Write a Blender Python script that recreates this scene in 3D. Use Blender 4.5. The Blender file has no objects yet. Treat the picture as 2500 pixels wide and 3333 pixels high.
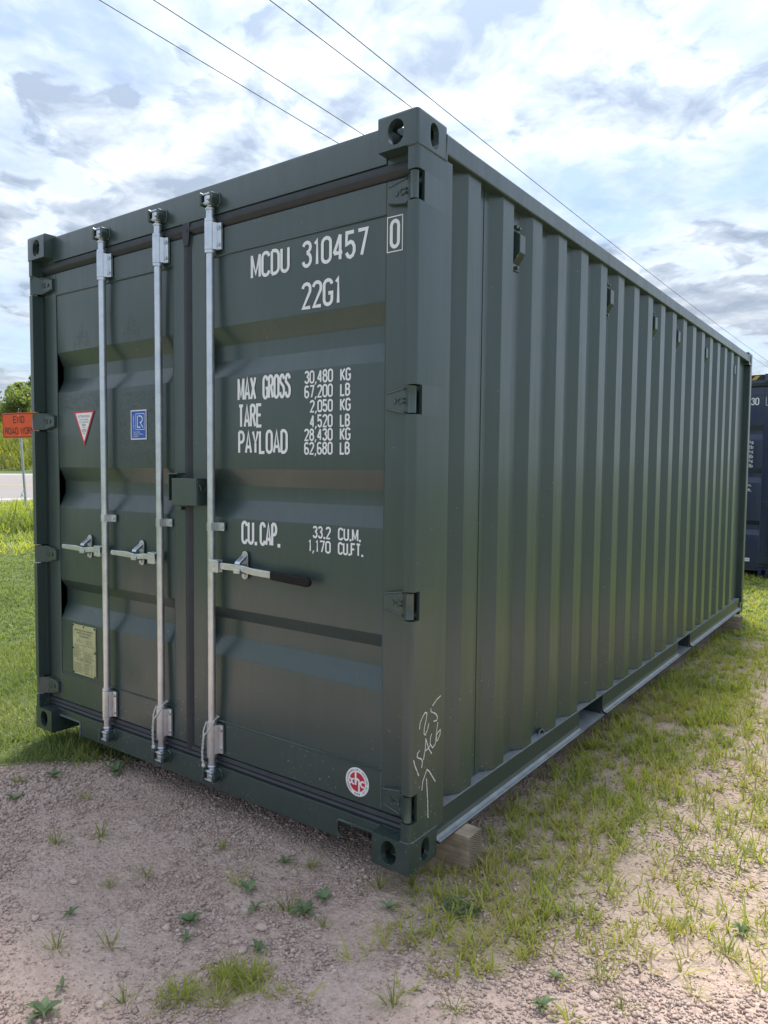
import bpy, bmesh, math, random
import numpy as np
from mathutils import Vector, Matrix

rnd = random.Random(7)
nrg = np.random.default_rng(11)
scene = bpy.context.scene
col = scene.collection
rad = math.radians

# ------------------------------------------------------------------ camera
ZB = 0.09                                     # underside of the corner castings above the ground
CAM = Vector((3.787, -2.025, 1.406 + ZB))
cd = bpy.data.cameras.new('camera')
cam = bpy.data.objects.new('camera', cd)
col.objects.link(cam)
Rv = Vector((0.80870758, 0.58813009, 0.00974945))
Uv = Vector((-0.04175109, 0.04086107, 0.99829215))
Dv = Vector((-0.58672728, 0.80773348, -0.05759973))
mw = Matrix((Rv, Uv, -Dv)).transposed().to_4x4()
mw.translation = CAM
cam.matrix_world = mw
cd.sensor_fit = 'HORIZONTAL'
cd.sensor_width = 36.0
cd.lens = 36.0 * 2369.77 / 2500.0
cd.clip_start = 0.05
cd.clip_end = 2000
scene.camera = cam

# ------------------------------------------------------------------ world, sun, exposure
SUN_EL = rad(62)
sh = Vector((-0.42, 0.91, 0)).normalized()
SUN = Vector((sh.x * math.cos(SUN_EL), sh.y * math.cos(SUN_EL), math.sin(SUN_EL)))
world = bpy.data.worlds.new('World')
scene.world = world
world.use_nodes = True
wt = world.node_tree
wt.nodes.clear()


def nd(tree, t, **kw):
    n = tree.nodes.new(t)
    for k, v in kw.items():
        if k[:3] == 'in_':
            key = int(k[3:]) if k[3:].isdigit() else k[3:].replace('_', ' ')
            n.inputs[key].default_value = v
        else:
            setattr(n, k, v)
    return n


def mth(tree, op, a, b=None, clamp=False):
    n = tree.nodes.new('ShaderNodeMath')
    n.operation = op
    n.use_clamp = clamp
    for i, v in enumerate((a, b)):
        if v is None:
            continue
        if isinstance(v, (int, float)):
            n.inputs[i].default_value = v
        else:
            tree.links.new(v, n.inputs[i])
    return n.outputs[0]


def ramp(tree, fac, stops, interp='LINEAR'):
    n = tree.nodes.new('ShaderNodeValToRGB')
    n.color_ramp.interpolation = interp
    e = n.color_ramp.elements
    while len(e) > 1:
        e.remove(e[-1])
    for i, (p, c) in enumerate(stops):
        c = (c, c, c) if isinstance(c, (int, float)) else c
        x = e[0] if i == 0 else e.new(p)
        x.position = p
        x.color = (*c, 1)
    tree.links.new(fac, n.inputs[0])
    return n.outputs[0]


def noise(tree, vec, scale, detail=4, rough=0.55, dist=0.0):
    n = nd(tree, 'ShaderNodeTexNoise', in_Scale=scale, in_Detail=detail, in_Roughness=rough, in_Distortion=dist)
    if vec is not None:
        tree.links.new(vec, n.inputs['Vector'])
    return n.outputs['Fac']


def mixc(tree, fac, a, b, mode='MIX'):
    n = tree.nodes.new('ShaderNodeMix')
    n.data_type = 'RGBA'
    n.blend_type = mode
    for i, v in ((0, fac), (6, a), (7, b)):
        if isinstance(v, (int, float)):
            n.inputs[i].default_value = v
        elif isinstance(v, tuple):
            n.inputs[i].default_value = (*v, 1)
        else:
            tree.links.new(v, n.inputs[i])
    return n.outputs[2]


def build_world():
    t = wt
    sky = nd(t, 'ShaderNodeTexSky')
    sky.sky_type = 'NISHITA'
    sky.sun_disc = False
    sky.sun_elevation = SUN_EL
    sky.sun_rotation = math.atan2(SUN.x, SUN.y)
    sky.air_density = 1.0
    sky.dust_density = 0.1
    sky.ozone_density = 1.2
    tc = nd(t, 'ShaderNodeTexCoord')
    nrm = nd(t, 'ShaderNodeVectorMath', operation='NORMALIZE')
    t.links.new(tc.outputs['Generated'], nrm.inputs[0])
    sep = nd(t, 'ShaderNodeSeparateXYZ')
    t.links.new(nrm.outputs[0], sep.inputs[0])
    zc = mth(t, 'MAXIMUM', sep.outputs[2], 0.0)
    zz = mth(t, 'ADD', zc, 0.16)
    px = mth(t, 'DIVIDE', sep.outputs[0], zz)
    py = mth(t, 'DIVIDE', sep.outputs[1], zz)
    cmb = nd(t, 'ShaderNodeCombineXYZ')
    t.links.new(px, cmb.inputs[0])
    t.links.new(py, cmb.inputs[1])
    mp = nd(t, 'ShaderNodeMapping')
    mp.inputs['Location'].default_value = SKYLOC
    mp.inputs['Rotation'].default_value = (0, 0, rad(20))
    mp.inputs['Scale'].default_value = (1.0, 1.0, 1.0)
    t.links.new(cmb.outputs[0], mp.inputs[0])
    v = mp.outputs[0]
    # billows: soft ridges of warped noise at several sizes
    wn = nd(t, 'ShaderNodeTexNoise', in_Scale=3.0, in_Detail=4.0, in_Roughness=0.5)
    t.links.new(v, wn.inputs['Vector'])
    wa = nd(t, 'ShaderNodeVectorMath', operation='MULTIPLY_ADD')
    wa.inputs[1].default_value = (0.22, 0.22, 0.0)
    t.links.new(wn.outputs['Color'], wa.inputs[0])
    t.links.new(v, wa.inputs[2])
    v = wa.outputs[0]
    big = noise(t, v, 1.25, 2, 0.5)
    mid = noise(t, v, 3.8, 10, 0.58)
    d = mth(t, 'ADD', mth(t, 'MULTIPLY', big, 1.0), mth(t, 'MULTIPLY', mid, 0.85))
    cover = ramp(t, d, [(0.75, 0.24), (0.89, 0.60), (1.01, 0.90), (1.14, 1.0)], 'EASE')
    # cloud tone: lit edges and greyer undersides
    vs = nd(t, 'ShaderNodeVectorMath', operation='ADD')
    vs.inputs[1].default_value = (0.05, -0.08, 0.0)
    t.links.new(v, vs.inputs[0])
    mid2 = noise(t, vs.outputs[0], 3.8, 7, 0.58)
    relief = mth(t, 'SUBTRACT', mid2, mid)
    thick = ramp(t, d, [(0.95, 0.0), (1.25, 1.0)])
    shade = mth(t, 'ADD', mth(t, 'MULTIPLY', relief, 2.4), 0.60)
    shade = mth(t, 'SUBTRACT', shade, mth(t, 'MULTIPLY', thick, 0.30), True)
    cl = ramp(t, shade, [(0.0, (0.33, 0.40, 0.51)), (0.35, (0.53, 0.60, 0.70)), (0.8, (0.86, 0.89, 0.93))])
    # forward scattering: clouds brighten towards the sun
    dt = nd(t, 'ShaderNodeVectorMath', operation='DOT_PRODUCT')
    dt.inputs[1].default_value = SUN
    t.links.new(nrm.outputs[0], dt.inputs[0])
    gl = mth(t, 'POWER', mth(t, 'MAXIMUM', dt.outputs['Value'], 0.0), 4.0)
    gl = mth(t, 'ADD', mth(t, 'MULTIPLY', gl, GLOW), 1.0)
    # overcast luminance law: (1 + 2 sin elevation) / 3, here scaled
    gl = mth(t, 'MULTIPLY', gl, mth(t, 'ADD', mth(t, 'MULTIPLY', zc, 1.25), 0.625))
    bg1 = nd(t, 'ShaderNodeBackground', in_Strength=SKY)
    t.links.new(sky.outputs[0], bg1.inputs[0])
    bg2 = nd(t, 'ShaderNodeBackground')
    t.links.new(cl, bg2.inputs[0])
    t.links.new(mth(t, 'MULTIPLY', gl, CLOUD), bg2.inputs[1])
    mx = nd(t, 'ShaderNodeMixShader')
    t.links.new(cover, mx.inputs[0])
    t.links.new(bg1.outputs[0], mx.inputs[1])
    t.links.new(bg2.outputs[0], mx.inputs[2])
    # pale haze low over the horizon
    bg3 = nd(t, 'ShaderNodeBackground', in_Color=(0.60, 0.70, 0.82, 1), in_Strength=CLOUD * 0.80)
    hz_f = ramp(t, sep.outputs[2], [(0.0, 0.85), (0.10, 0.45), (0.28, 0.0)], 'EASE')
    mh = nd(t, 'ShaderNodeMixShader')
    t.links.new(hz_f, mh.inputs[0])
    t.links.new(mx.outputs[0], mh.inputs[1])
    t.links.new(bg3.outputs[0], mh.inputs[2])
    out = nd(t, 'ShaderNodeOutputWorld')
    t.links.new(mh.outputs[0], out.inputs[0])


SKYLOC = (3.1, 1.6, 0.4)
SKY, CLOUD, GLOW = 0.050, 0.36, 0.36
build_world()

sl = bpy.data.lights.new('sun', 'SUN')
sl.energy = 1.75
sl.angle = rad(19.0)
sl.color = (1.0, 0.94, 0.84)
so = bpy.data.objects.new('sun', sl)
so.rotation_euler = (-SUN).to_track_quat('-Z', 'Y').to_euler()
so.location = (-8, 14, 20)
col.objects.link(so)

scene.view_settings.view_transform = 'Standard'
scene.view_settings.look = 'None'
scene.view_settings.gamma = 1
scene.view_settings.use_curve_mapping = False
scene.view_settings.exposure = 1.85
scene.render.resolution_x = 768
scene.render.resolution_y = 1024


# ------------------------------------------------------------------ materials
def new_mat(name):
    m = bpy.data.materials.new(name)
    m.use_nodes = True
    t = m.node_tree
    b = t.nodes['Principled BSDF']
    return m, t, b


def obj_co(t):
    return nd(t, 'ShaderNodeTexCoord').outputs['Object']


def geo_co(t):
    return nd(t, 'ShaderNodeNewGeometry').outputs['Position']


def bump(t, b, h, strength, dist=0.01):
    n = nd(t, 'ShaderNodeBump', in_Strength=strength, in_Distance=dist)
    t.links.new(h, n.inputs['Height'])
    t.links.new(n.outputs[0], b.inputs['Normal'])


def paint(name, base, light, rough=0.38):
    m, t, b = new_mat(name)
    co = geo_co(t)
    mp = nd(t, 'ShaderNodeMapping')
    mp.inputs['Scale'].default_value = (9, 9, 0.7)          # runs and streaks down the sheet
    t.links.new(co, mp.inputs[0])
    st = noise(t, mp.outputs[0], 4.0, 5, 0.6)
    cl = noise(t, co, 1.7, 4, 0.55)
    c = mixc(t, ramp(t, st, [(0.42, 0.0), (0.75, 0.55)]), base, light)
    c = mixc(t, ramp(t, cl, [(0.35, 0.0), (0.7, 0.35)]), c, light)
    sp = noise(t, co, 95.0, 2, 0.5)
    sp2 = noise(t, co, 3.5, 3, 0.6)
    pz_ = nd(t, 'ShaderNodeSeparateXYZ')
    t.links.new(co, pz_.inputs[0])
    low = ramp(t, pz_.outputs[2], [(0.10, 0.055), (0.45, 0.03), (0.9, 0.0)])       # splashes near the ground
    ch = mth(t, 'MULTIPLY', ramp(t, mth(t, 'ADD', sp, low), [(0.725, 0.0), (0.75, 1.0)]), ramp(t, mth(t, 'ADD', sp2, mth(t, 'MULTIPLY', low, 2.0)), [(0.5, 0.0), (0.6, 1.0)]))
    c = mixc(t, mth(t, 'MULTIPLY', ch, 0.5), c, (0.42, 0.44, 0.43))
    up_ = mth(t, 'MULTIPLY', mth(t, 'SUBTRACT', pz_.outputs[2], 2.54), 16.0, True)
    gr = mth(t, 'MULTIPLY', up_, ramp(t, noise(t, co, 70.0, 4, 0.7), [(0.54, 0.0), (0.62, 0.75)]))
    gr = mth(t, 'MULTIPLY', gr, ramp(t, noise(t, co, 3.0, 3, 0.6), [(0.42, 0.0), (0.58, 1.0)]))
    c = mixc(t, gr, c, (0.030, 0.024, 0.020))
    t.links.new(c, b.inputs['Base Color'])
    r = ramp(t, noise(t, mp.outputs[0], 2.3, 4, 0.6), [(0.3, rough - 0.05), (0.75, rough + 0.11)])
    t.links.new(r, b.inputs['Roughness'])
    b.inputs['Specular IOR Level'].default_value = 0.5
    b.inputs['IOR'].default_value = 1.62
    b.inputs['Coat Weight'].default_value = 0.45
    b.inputs['Coat Roughness'].default_value = 0.20
    b.inputs['Coat IOR'].default_value = 1.6
    b.inputs['Specular Tint'].default_value = (0.87, 0.95, 1.0, 1)
    bump(t, b, noise(t, co, 2.6, 2, 0.5), 0.10, 0.012)
    return m


def simple(name, base, rough=0.5, metal=0.0, vary=0.12, scale=18.0, bmp=0.0, spec=None):
    m, t, b = new_mat(name)
    co = geo_co(t)
    n = noise(t, co, scale, 5, 0.6)
    lo = tuple(max(0, c * (1 - vary * 2)) for c in base)
    hi = tuple(min(1, c * (1 + vary)) for c in base)
    t.links.new(ramp(t, n, [(0.3, lo), (0.7, hi)]), b.inputs['Base Color'])
    b.inputs['Roughness'].default_value = rough
    b.inputs['Metallic'].default_value = metal
    if spec is not None:
        b.inputs['Specular IOR Level'].default_value = spec
    if bmp:
        bump(t, b, noise(t, co, scale * 3, 3, 0.5), bmp, 0.004)
    return m


M = {}
M['paint'] = paint('dark green container paint', (0.025, 0.046, 0.041), (0.036, 0.060, 0.055), 0.40)
M['navy'] = paint('navy container paint', (0.010, 0.018, 0.060), (0.015, 0.025, 0.078))
M['rubber'] = simple('door gasket rubber', (0.028, 0.034, 0.042), 0.5, vary=0.12)
M['black'] = simple('black grip rubber', (0.006, 0.0065, 0.0075), 0.5, spec=0.25)
M['dark'] = simple('dark rivet', (0.008, 0.009, 0.011), 0.6)
M['white'] = simple('white vinyl', (0.80, 0.82, 0.84), 0.45, vary=0.04)
M['ink'] = simple('black print', (0.02, 0.02, 0.025), 0.5)
M['red'] = simple('red print', (0.55, 0.025, 0.05), 0.45, vary=0.05)
M['blue'] = simple('blue print', (0.02, 0.11, 0.45), 0.45, vary=0.05)
M['plate'] = simple('pale yellow metal plate', (0.50, 0.52, 0.30), 0.42, 0.3, vary=0.08)
M['rope'] = simple('white cord', (0.68, 0.67, 0.64), 0.8, vary=0.15, scale=120)
M['yellow'] = simple('hazard yellow', (0.62, 0.40, 0.04), 0.5)
M['hazblack'] = simple('hazard black', (0.015, 0.015, 0.016), 0.5)
M['orange'] = simple('orange sign sheeting', (0.90, 0.10, 0.015), 0.45, vary=0.05)
M['wire'] = simple('weathered cable', (0.10, 0.10, 0.12), 0.6)
M['bark'] = simple('tree bark', (0.10, 0.075, 0.055), 0.9, vary=0.3, scale=6)
M['polewood'] = simple('pole timber', (0.16, 0.12, 0.09), 0.9, vary=0.2)


def galv():
    m, t, b = new_mat('galvanised steel')
    co = geo_co(t)
    v = nd(t, 'ShaderNodeTexVoronoi', in_Scale=170.0)
    t.links.new(co, v.inputs['Vector'])
    n = noise(t, co, 22.0, 4, 0.6)
    c = mixc(t, ramp(t, n, [(0.3, 0.0), (0.7, 1.0)]), (0.56, 0.59, 0.64), (0.72, 0.75, 0.80))
    sep = nd(t, 'ShaderNodeSeparateColor')
    t.links.new(v.outputs['Color'], sep.inputs[0])
    c = mixc(t, mth(t, 'MULTIPLY', sep.outputs[0], 0.10), c, (0.42, 0.45, 0.48))
    t.links.new(c, b.inputs['Base Color'])
    b.inputs['Metallic'].default_value = 0.92
    t.links.new(ramp(t, n, [(0.3, 0.28), (0.7, 0.38)]), b.inputs['Roughness'])
    return m


M['galv'] = galv()


def ledge():
    # bottom rail: same paint, sky reflection painted as a pale tone on upward faces
    m, t, b = new_mat('container paint with painted sky sheen')
    co = geo_co(t)
    n = noise(t, co, 14.0, 5, 0.65)
    gn = nd(t, 'ShaderNodeNewGeometry')
    sp = nd(t, 'ShaderNodeSeparateXYZ')
    t.links.new(gn.outputs['Normal'], sp.inputs[0])
    up = ramp(t, sp.outputs[2], [(0.15, 0.0), (0.6, 1.0)])
    f = mth(t, 'MULTIPLY', up, ramp(t, n, [(0.25, 0.35), (0.7, 0.85)]))
    c = mixc(t, f, (0.030, 0.046, 0.042), (0.30, 0.33, 0.35))
    spk = noise(t, co, 130.0, 2, 0.5)
    c = mixc(t, mth(t, 'MULTIPLY', ramp(t, spk, [(0.62, 0.0), (0.70, 0.4)]), n), c, (0.22, 0.23, 0.23))
    t.links.new(c, b.inputs['Base Color'])
    b.inputs['Roughness'].default_value = 0.4
    return m


M['ledge'] = ledge()


def wood_mat():
    m, t, b = new_mat('weathered timber')
    co = obj_co(t)
    mp = nd(t, 'ShaderNodeMapping')
    mp.inputs['Scale'].default_value = (3.0, 55.0, 55.0)
    t.links.new(co, mp.inputs[0])
    g = noise(t, mp.outputs[0], 1.0, 6, 0.65, 0.6)
    w = nd(t, 'ShaderNodeTexWave', wave_type='RINGS', rings_direction='X', in_Scale=42.0, in_Distortion=3.0,
           in_Detail=2.0, in_Detail_Scale=1.2)
    mp2 = nd(t, 'ShaderNodeMapping')
    mp2.inputs['Location'].default_value = (0, 0.035, 0.02)
    t.links.new(co, mp2.inputs[0])
    t.links.new(mp2.outputs[0], w.inputs['Vector'])
    gn = nd(t, 'ShaderNodeNewGeometry')
    vt = nd(t, 'ShaderNodeVectorTransform', vector_type='NORMAL', convert_from='WORLD', convert_to='OBJECT')
    t.links.new(gn.outputs['Normal'], vt.inputs[0])
    sp = nd(t, 'ShaderNodeSeparateXYZ')
    t.links.new(vt.outputs[0], sp.inputs[0])
    endf = ramp(t, mth(t, 'ABSOLUTE', sp.outputs[0]), [(0.6, 0.0), (0.8, 1.0)])
    long_c = ramp(t, g, [(0.25, (0.17, 0.125, 0.085)), (0.5, (0.40, 0.315, 0.225)), (0.75, (0.58, 0.48, 0.36))])
    end_c = ramp(t, w.outputs['Color'], [(0.2, (0.11, 0.085, 0.06)), (0.8, (0.33, 0.27, 0.19))])
    big = noise(t, co, 9.0, 4, 0.6)
    c = mixc(t, endf, long_c, end_c)
    c = mixc(t, ramp(t, big, [(0.45, 0.0), (0.75, 0.6)]), c, (0.11, 0.085, 0.065))
    t.links.new(c, b.inputs['Base Color'])
    b.inputs['Roughness'].default_value = 0.88
    hh = mixc(t, endf, g, w.outputs['Color'])
    bump(t, b, hh, 0.6, 0.004)
    return m


M['wood'] = wood_mat()


def leafy(name, stops, transl=0.35, attr='tint', rough=0.6):
    m, t, b = new_mat(name)
    a = nd(t, 'ShaderNodeAttribute')
    a.attribute_name = attr
    c = ramp(t, a.outputs['Fac'], stops)
    t.links.new(c, b.inputs['Base Color'])
    b.inputs['Roughness'].default_value = rough
    b.inputs['Specular IOR Level'].default_value = 0.3
    tr = nd(t, 'ShaderNodeBsdfTranslucent')
    t.links.new(mixc(t, 1.0, c, (1.35, 1.5, 0.6), 'MULTIPLY'), tr.inputs[0])
    mx = nd(t, 'ShaderNodeMixShader', in_0=transl)
    t.links.new(b.outputs[0], mx.inputs[1])
    t.links.new(tr.outputs[0], mx.inputs[2])
    t.links.new(mx.outputs[0], t.nodes['Material Output'].inputs[0])
    return m


M['grass'] = leafy('grass blades', [(0.0, (0.16, 0.195, 0.07)), (0.35, (0.26, 0.30, 0.07)), (0.75, (0.40, 0.42, 0.09)),
                                    (0.9, (0.42, 0.40, 0.13)), (1.0, (0.44, 0.36, 0.19))], 0.42)
M['lawn'] = leafy('lawn blades', [(0.0, (0.11, 0.15, 0.055)), (0.5, (0.19, 0.235, 0.075)), (1.0, (0.30, 0.32, 0.13))], 0.42)
M['weed'] = leafy('weed leaves', [(0.0, (0.14, 0.20, 0.10)), (1.0, (0.22, 0.29, 0.16))], 0.28, rough=0.5)
M['meadow'] = leafy('meadow grass', [(0.0, (0.10, 0.13, 0.03)), (0.7, (0.20, 0.21, 0.05)), (1.0, (0.36, 0.29, 0.04))], 0.4)
M['tree'] = leafy('tree leaves', [(0.0, (0.13, 0.17, 0.09)), (0.6, (0.22, 0.27, 0.13)), (1.0, (0.34, 0.37, 0.16))], 0.45)


def soil():
    m, t, b = new_mat('gravelly soil')
    co = geo_co(t)
    a = nd(t, 'ShaderNodeAttribute')
    a.attribute_name = 'cover'
    n1 = noise(t, co, 2.2, 6, 0.6)
    n2 = noise(t, co, 45.0, 5, 0.7)
    v = nd(t, 'ShaderNodeTexVoronoi', in_Scale=75.0)
    t.links.new(co, v.inputs['Vector'])
    sp = nd(t, 'ShaderNodeSeparateColor')
    t.links.new(v.outputs['Color'], sp.inputs[0])
    bare = ramp(t, n2, [(0.2, (0.31, 0.215, 0.18)), (0.5, (0.51, 0.385, 0.325)), (0.8, (0.65, 0.52, 0.45))])
    bare = mixc(t, ramp(t, n1, [(0.4, 0.0), (0.65, 0.55)]), bare, (0.64, 0.50, 0.435))
    bare = mixc(t, mth(t, 'MULTIPLY', sp.outputs[0], 0.35), bare, (0.38, 0.285, 0.245))
    n3 = noise(t, co, 3.0, 6, 0.65)
    turf = ramp(t, n3, [(0.3, (0.065, 0.09, 0.034)), (0.55, (0.10, 0.14, 0.048)), (0.8, (0.15, 0.18, 0.07))])
    turf = mixc(t, ramp(t, n2, [(0.5, 0.0), (0.8, 0.45)]), turf, (0.15, 0.14, 0.085))
    c = mixc(t, a.outputs['Fac'], bare, turf)
    t.links.new(c, b.inputs['Base Color'])
    b.inputs['Roughness'].default_value = 0.95
    b.inputs['Specular IOR Level'].default_value = 0.15
    h = mth(t, 'ADD', mth(t, 'MULTIPLY', v.outputs['Distance'], -1.0), n2)
    bump(t, b, h, 0.7, 0.012)
    return m


M['soil'] = soil()


def stone_mat():
    m, t, b = new_mat('gravel stone')
    a = nd(t, 'ShaderNodeAttribute')
    a.attribute_name = 'tint'
    c = ramp(t, a.outputs['Fac'], [(0.0, (0.25, 0.175, 0.145)), (0.3, (0.43, 0.32, 0.275)), (0.65, (0.58, 0.45, 0.385)),
                                   (0.9, (0.62, 0.50, 0.44)), (1.0, (0.50, 0.45, 0.43))])
    n = noise(t, geo_co(t), 160.0, 3, 0.6)
    c = mixc(t, ramp(t, n, [(0.35, 0.35), (0.6, 0.0)]), c, (0.18, 0.145, 0.13))
    t.links.new(c, b.inputs['Base Color'])
    b.inputs['Roughness'].default_value = 0.9
    b.inputs['Specular IOR Level'].default_value = 0.2
    return m


M['stone'] = stone_mat()


def asphalt():
    m, t, b = new_mat('sun-bleached asphalt')
    co = geo_co(t)
    n = noise(t, co, 30.0, 4, 0.6)
    n2 = noise(t, co, 0.35, 4, 0.6)
    c = mixc(t, n2, ramp(t, n, [(0.3, (0.17, 0.155, 0.15)), (0.7, (0.25, 0.235, 0.23))]), (0.27, 0.25, 0.245))
    t.links.new(c, b.inputs['Base Color'])
    b.inputs['Roughness'].default_value = 0.9
    return m


M['asphalt'] = asphalt()
M['roadline'] = simple('white road paint', (0.72, 0.72, 0.70), 0.7)


def chalk():
    m, t, b = new_mat('white chalk')
    b.inputs['Base Color'].default_value = (0.75, 0.76, 0.74, 1)
    b.inputs['Roughness'].default_value = 0.95
    tr = nd(t, 'ShaderNodeBsdfTransparent')
    n = noise(t, geo_co(t), 420.0, 3, 0.7)
    mx = nd(t, 'ShaderNodeMixShader')
    t.links.new(ramp(t, n, [(0.36, 0.0), (0.48, 1.0)]), mx.inputs[0])
    t.links.new(tr.outputs[0], mx.inputs[1])
    t.links.new(b.outputs[0], mx.inputs[2])
    t.links.new(mx.outputs[0], t.nodes['Material Output'].inputs[0])
    return m


M['chalk'] = chalk()


def residue():
    # smeared glue where stickers were peeled off
    m, t, b = new_mat('glue residue')
    b.inputs['Base Color'].default_value = (0.085, 0.10, 0.095, 1)
    b.inputs['Roughness'].default_value = 0.55
    tr = nd(t, 'ShaderNodeBsdfTransparent')
    co = geo_co(t)
    mp = nd(t, 'ShaderNodeMapping')
    mp.inputs['Scale'].default_value = (1, 1, 2.2)
    t.links.new(co, mp.inputs[0])
    n = noise(t, mp.outputs[0], 30.0, 6, 0.75, 1.2)
    mx = nd(t, 'ShaderNodeMixShader')
    t.links.new(ramp(t, n, [(0.46, 0.0), (0.68, 0.38)]), mx.inputs[0])
    t.links.new(tr.outputs[0], mx.inputs[1])
    t.links.new(b.outputs[0], mx.inputs[2])
    t.links.new(mx.outputs[0], t.nodes['Material Output'].inputs[0])
    return m


M['residue'] = residue()


# ------------------------------------------------------------------ mesh helpers
def empty(name, loc, rz=0.0):
    o = bpy.data.objects.new(name, None)
    o.empty_display_size = 0.2
    o.location = loc
    o.rotation_euler = (0, 0, rz)
    col.objects.link(o)
    return o


def tag(o, label=None, cat=None, group=None, kind=None):
    if label:
        o['label'] = label
    if cat:
        o['category'] = cat
    if group:
        o['group'] = group
    if kind:
        o['kind'] = kind
    return o


def link(name, me, parent=None, loc=(0, 0, 0), scale=(1, 1, 1), rot=(0, 0, 0)):
    o = bpy.data.objects.new(name, me)
    col.objects.link(o)
    o.parent = parent
    o.location = loc
    o.scale = scale
    o.rotation_euler = rot
    return o


class MB:
    def __init__(s):
        s.v = []
        s.f = []
        s.sm = []

    def add(s, vs, fs, smooth=False):
        b = len(s.v)
        s.v += [tuple(p) for p in vs]
        for f in fs:
            s.f.append(tuple(b + i for i in f))
            s.sm.append(smooth)
        return s

    def box(s, x0, x1, y0, y1, z0, z1):
        v = [(x, y, z) for z in (z0, z1) for y in (y0, y1) for x in (x0, x1)]
        return s.add(v, [(0, 2, 3, 1), (4, 5, 7, 6), (0, 1, 5, 4), (2, 6, 7, 3), (0, 4, 6, 2), (1, 3, 7, 5)])

    def prism(s, poly, axis, a, b, caps=True):
        # poly: 2-D outline in the other two axes (x: (y,z), y: (x,z), z: (x,y)); extruded from a to b
        n = len(poly)
        area = sum(poly[i][0] * poly[(i + 1) % n][1] - poly[(i + 1) % n][0] * poly[i][1] for i in range(n))
        if (area < 0) != (axis == 'y'):
            poly = poly[::-1]

        def mk(p, t):
            return {'x': (t, p[0], p[1]), 'y': (p[0], t, p[1]), 'z': (p[0], p[1], t)}[axis]
        v = [mk(p, a) for p in poly] + [mk(p, b) for p in poly]
        f = [(i, (i + 1) % n, n + (i + 1) % n, n + i) for i in range(n)]
        if caps:
            f += [tuple(range(n))[::-1], tuple(range(n, 2 * n))]
        return s.add(v, f)

    def tube(s, pts, r, n=8, cap=True, smooth=True, closed=False):
        pts = [Vector(p) for p in pts]
        m = len(pts)
        rs = r if isinstance(r, (list, tuple)) else [r] * m
        ref = None
        vs = []
        for i, p in enumerate(pts):
            d = (pts[min(i + 1, m - 1)] - pts[max(i - 1, 0)])
            if d.length < 1e-9:
                d = Vector((0, 0, 1))
            d.normalize()
            if ref is None:
                ref = Vector((0, 0, 1)) if abs(d.z) < 0.9 else Vector((1, 0, 0))
            a = d.cross(ref)
            if a.length < 1e-6:
                a = d.orthogonal()
            a.normalize()
            b = d.cross(a)
            ref = -b if False else ref
            for k in range(n):
                t = 2 * math.pi * k / n
                vs.append(p + (a * math.cos(t) + b * math.sin(t)) * rs[i])
        f = [(i * n + k, i * n + (k + 1) % n, (i + 1) * n + (k + 1) % n, (i + 1) * n + k) for i in range(m - 1) for k in range(n)]
        s.add(vs, f, smooth)
        if cap:
            b0 = len(s.v) - m * n
            s.f += [tuple(b0 + k for k in range(n)), tuple(b0 + (m - 1) * n + k for k in range(n))[::-1]]
            s.sm += [False, False]
        return s

    def cyl(s, p, q, r, n=16, r2=None):
        return s.tube([p, q], [r, r if r2 is None else r2], n)

    def xform(s, mat, start=0):
        for i in range(start, len(s.v)):
            s.v[i] = tuple(mat @ Vector(s.v[i]))
        return s

    def mesh(s, name):
        me = bpy.data.meshes.new(name)
        me.from_pydata(s.v, [], s.f)
        me.polygons.foreach_set('use_smooth', s.sm)
        me.update()
        return me

    def build(s, name, mat, parent=None, bevel=0.0, seg=2, smooth=None, loc=(0, 0, 0), ang=30):
        me = s.mesh(name)
        me.materials.append(M[mat] if isinstance(mat, str) else mat)
        o = link(name, me, parent, loc)
        if smooth:
            me.polygons.foreach_set('use_smooth', [True] * len(me.polygons))
            me.set_sharp_from_angle(angle=rad(smooth))
        if bevel:
            b = o.modifiers.new('bevel', 'BEVEL')
            b.width = bevel
            b.segments = seg
            b.limit_method = 'ANGLE'
            b.angle_limit = rad(ang)
        return o


def copy_tree(o, parent=None):
    c = o.copy()
    col.objects.link(c)
    c.parent = parent
    for ch in list(o.children):
        copy_tree(ch, c)
    return c


# ------------------------------------------------------------------ lettering
def arc(cx, cz, rx, rz, a0, a1, n=9):
    return [(cx + rx * math.cos(rad(a0 + (a1 - a0) * i / (n - 1))), cz + rz * math.sin(rad(a0 + (a1 - a0) * i / (n - 1)))) for i in range(n)]


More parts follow.
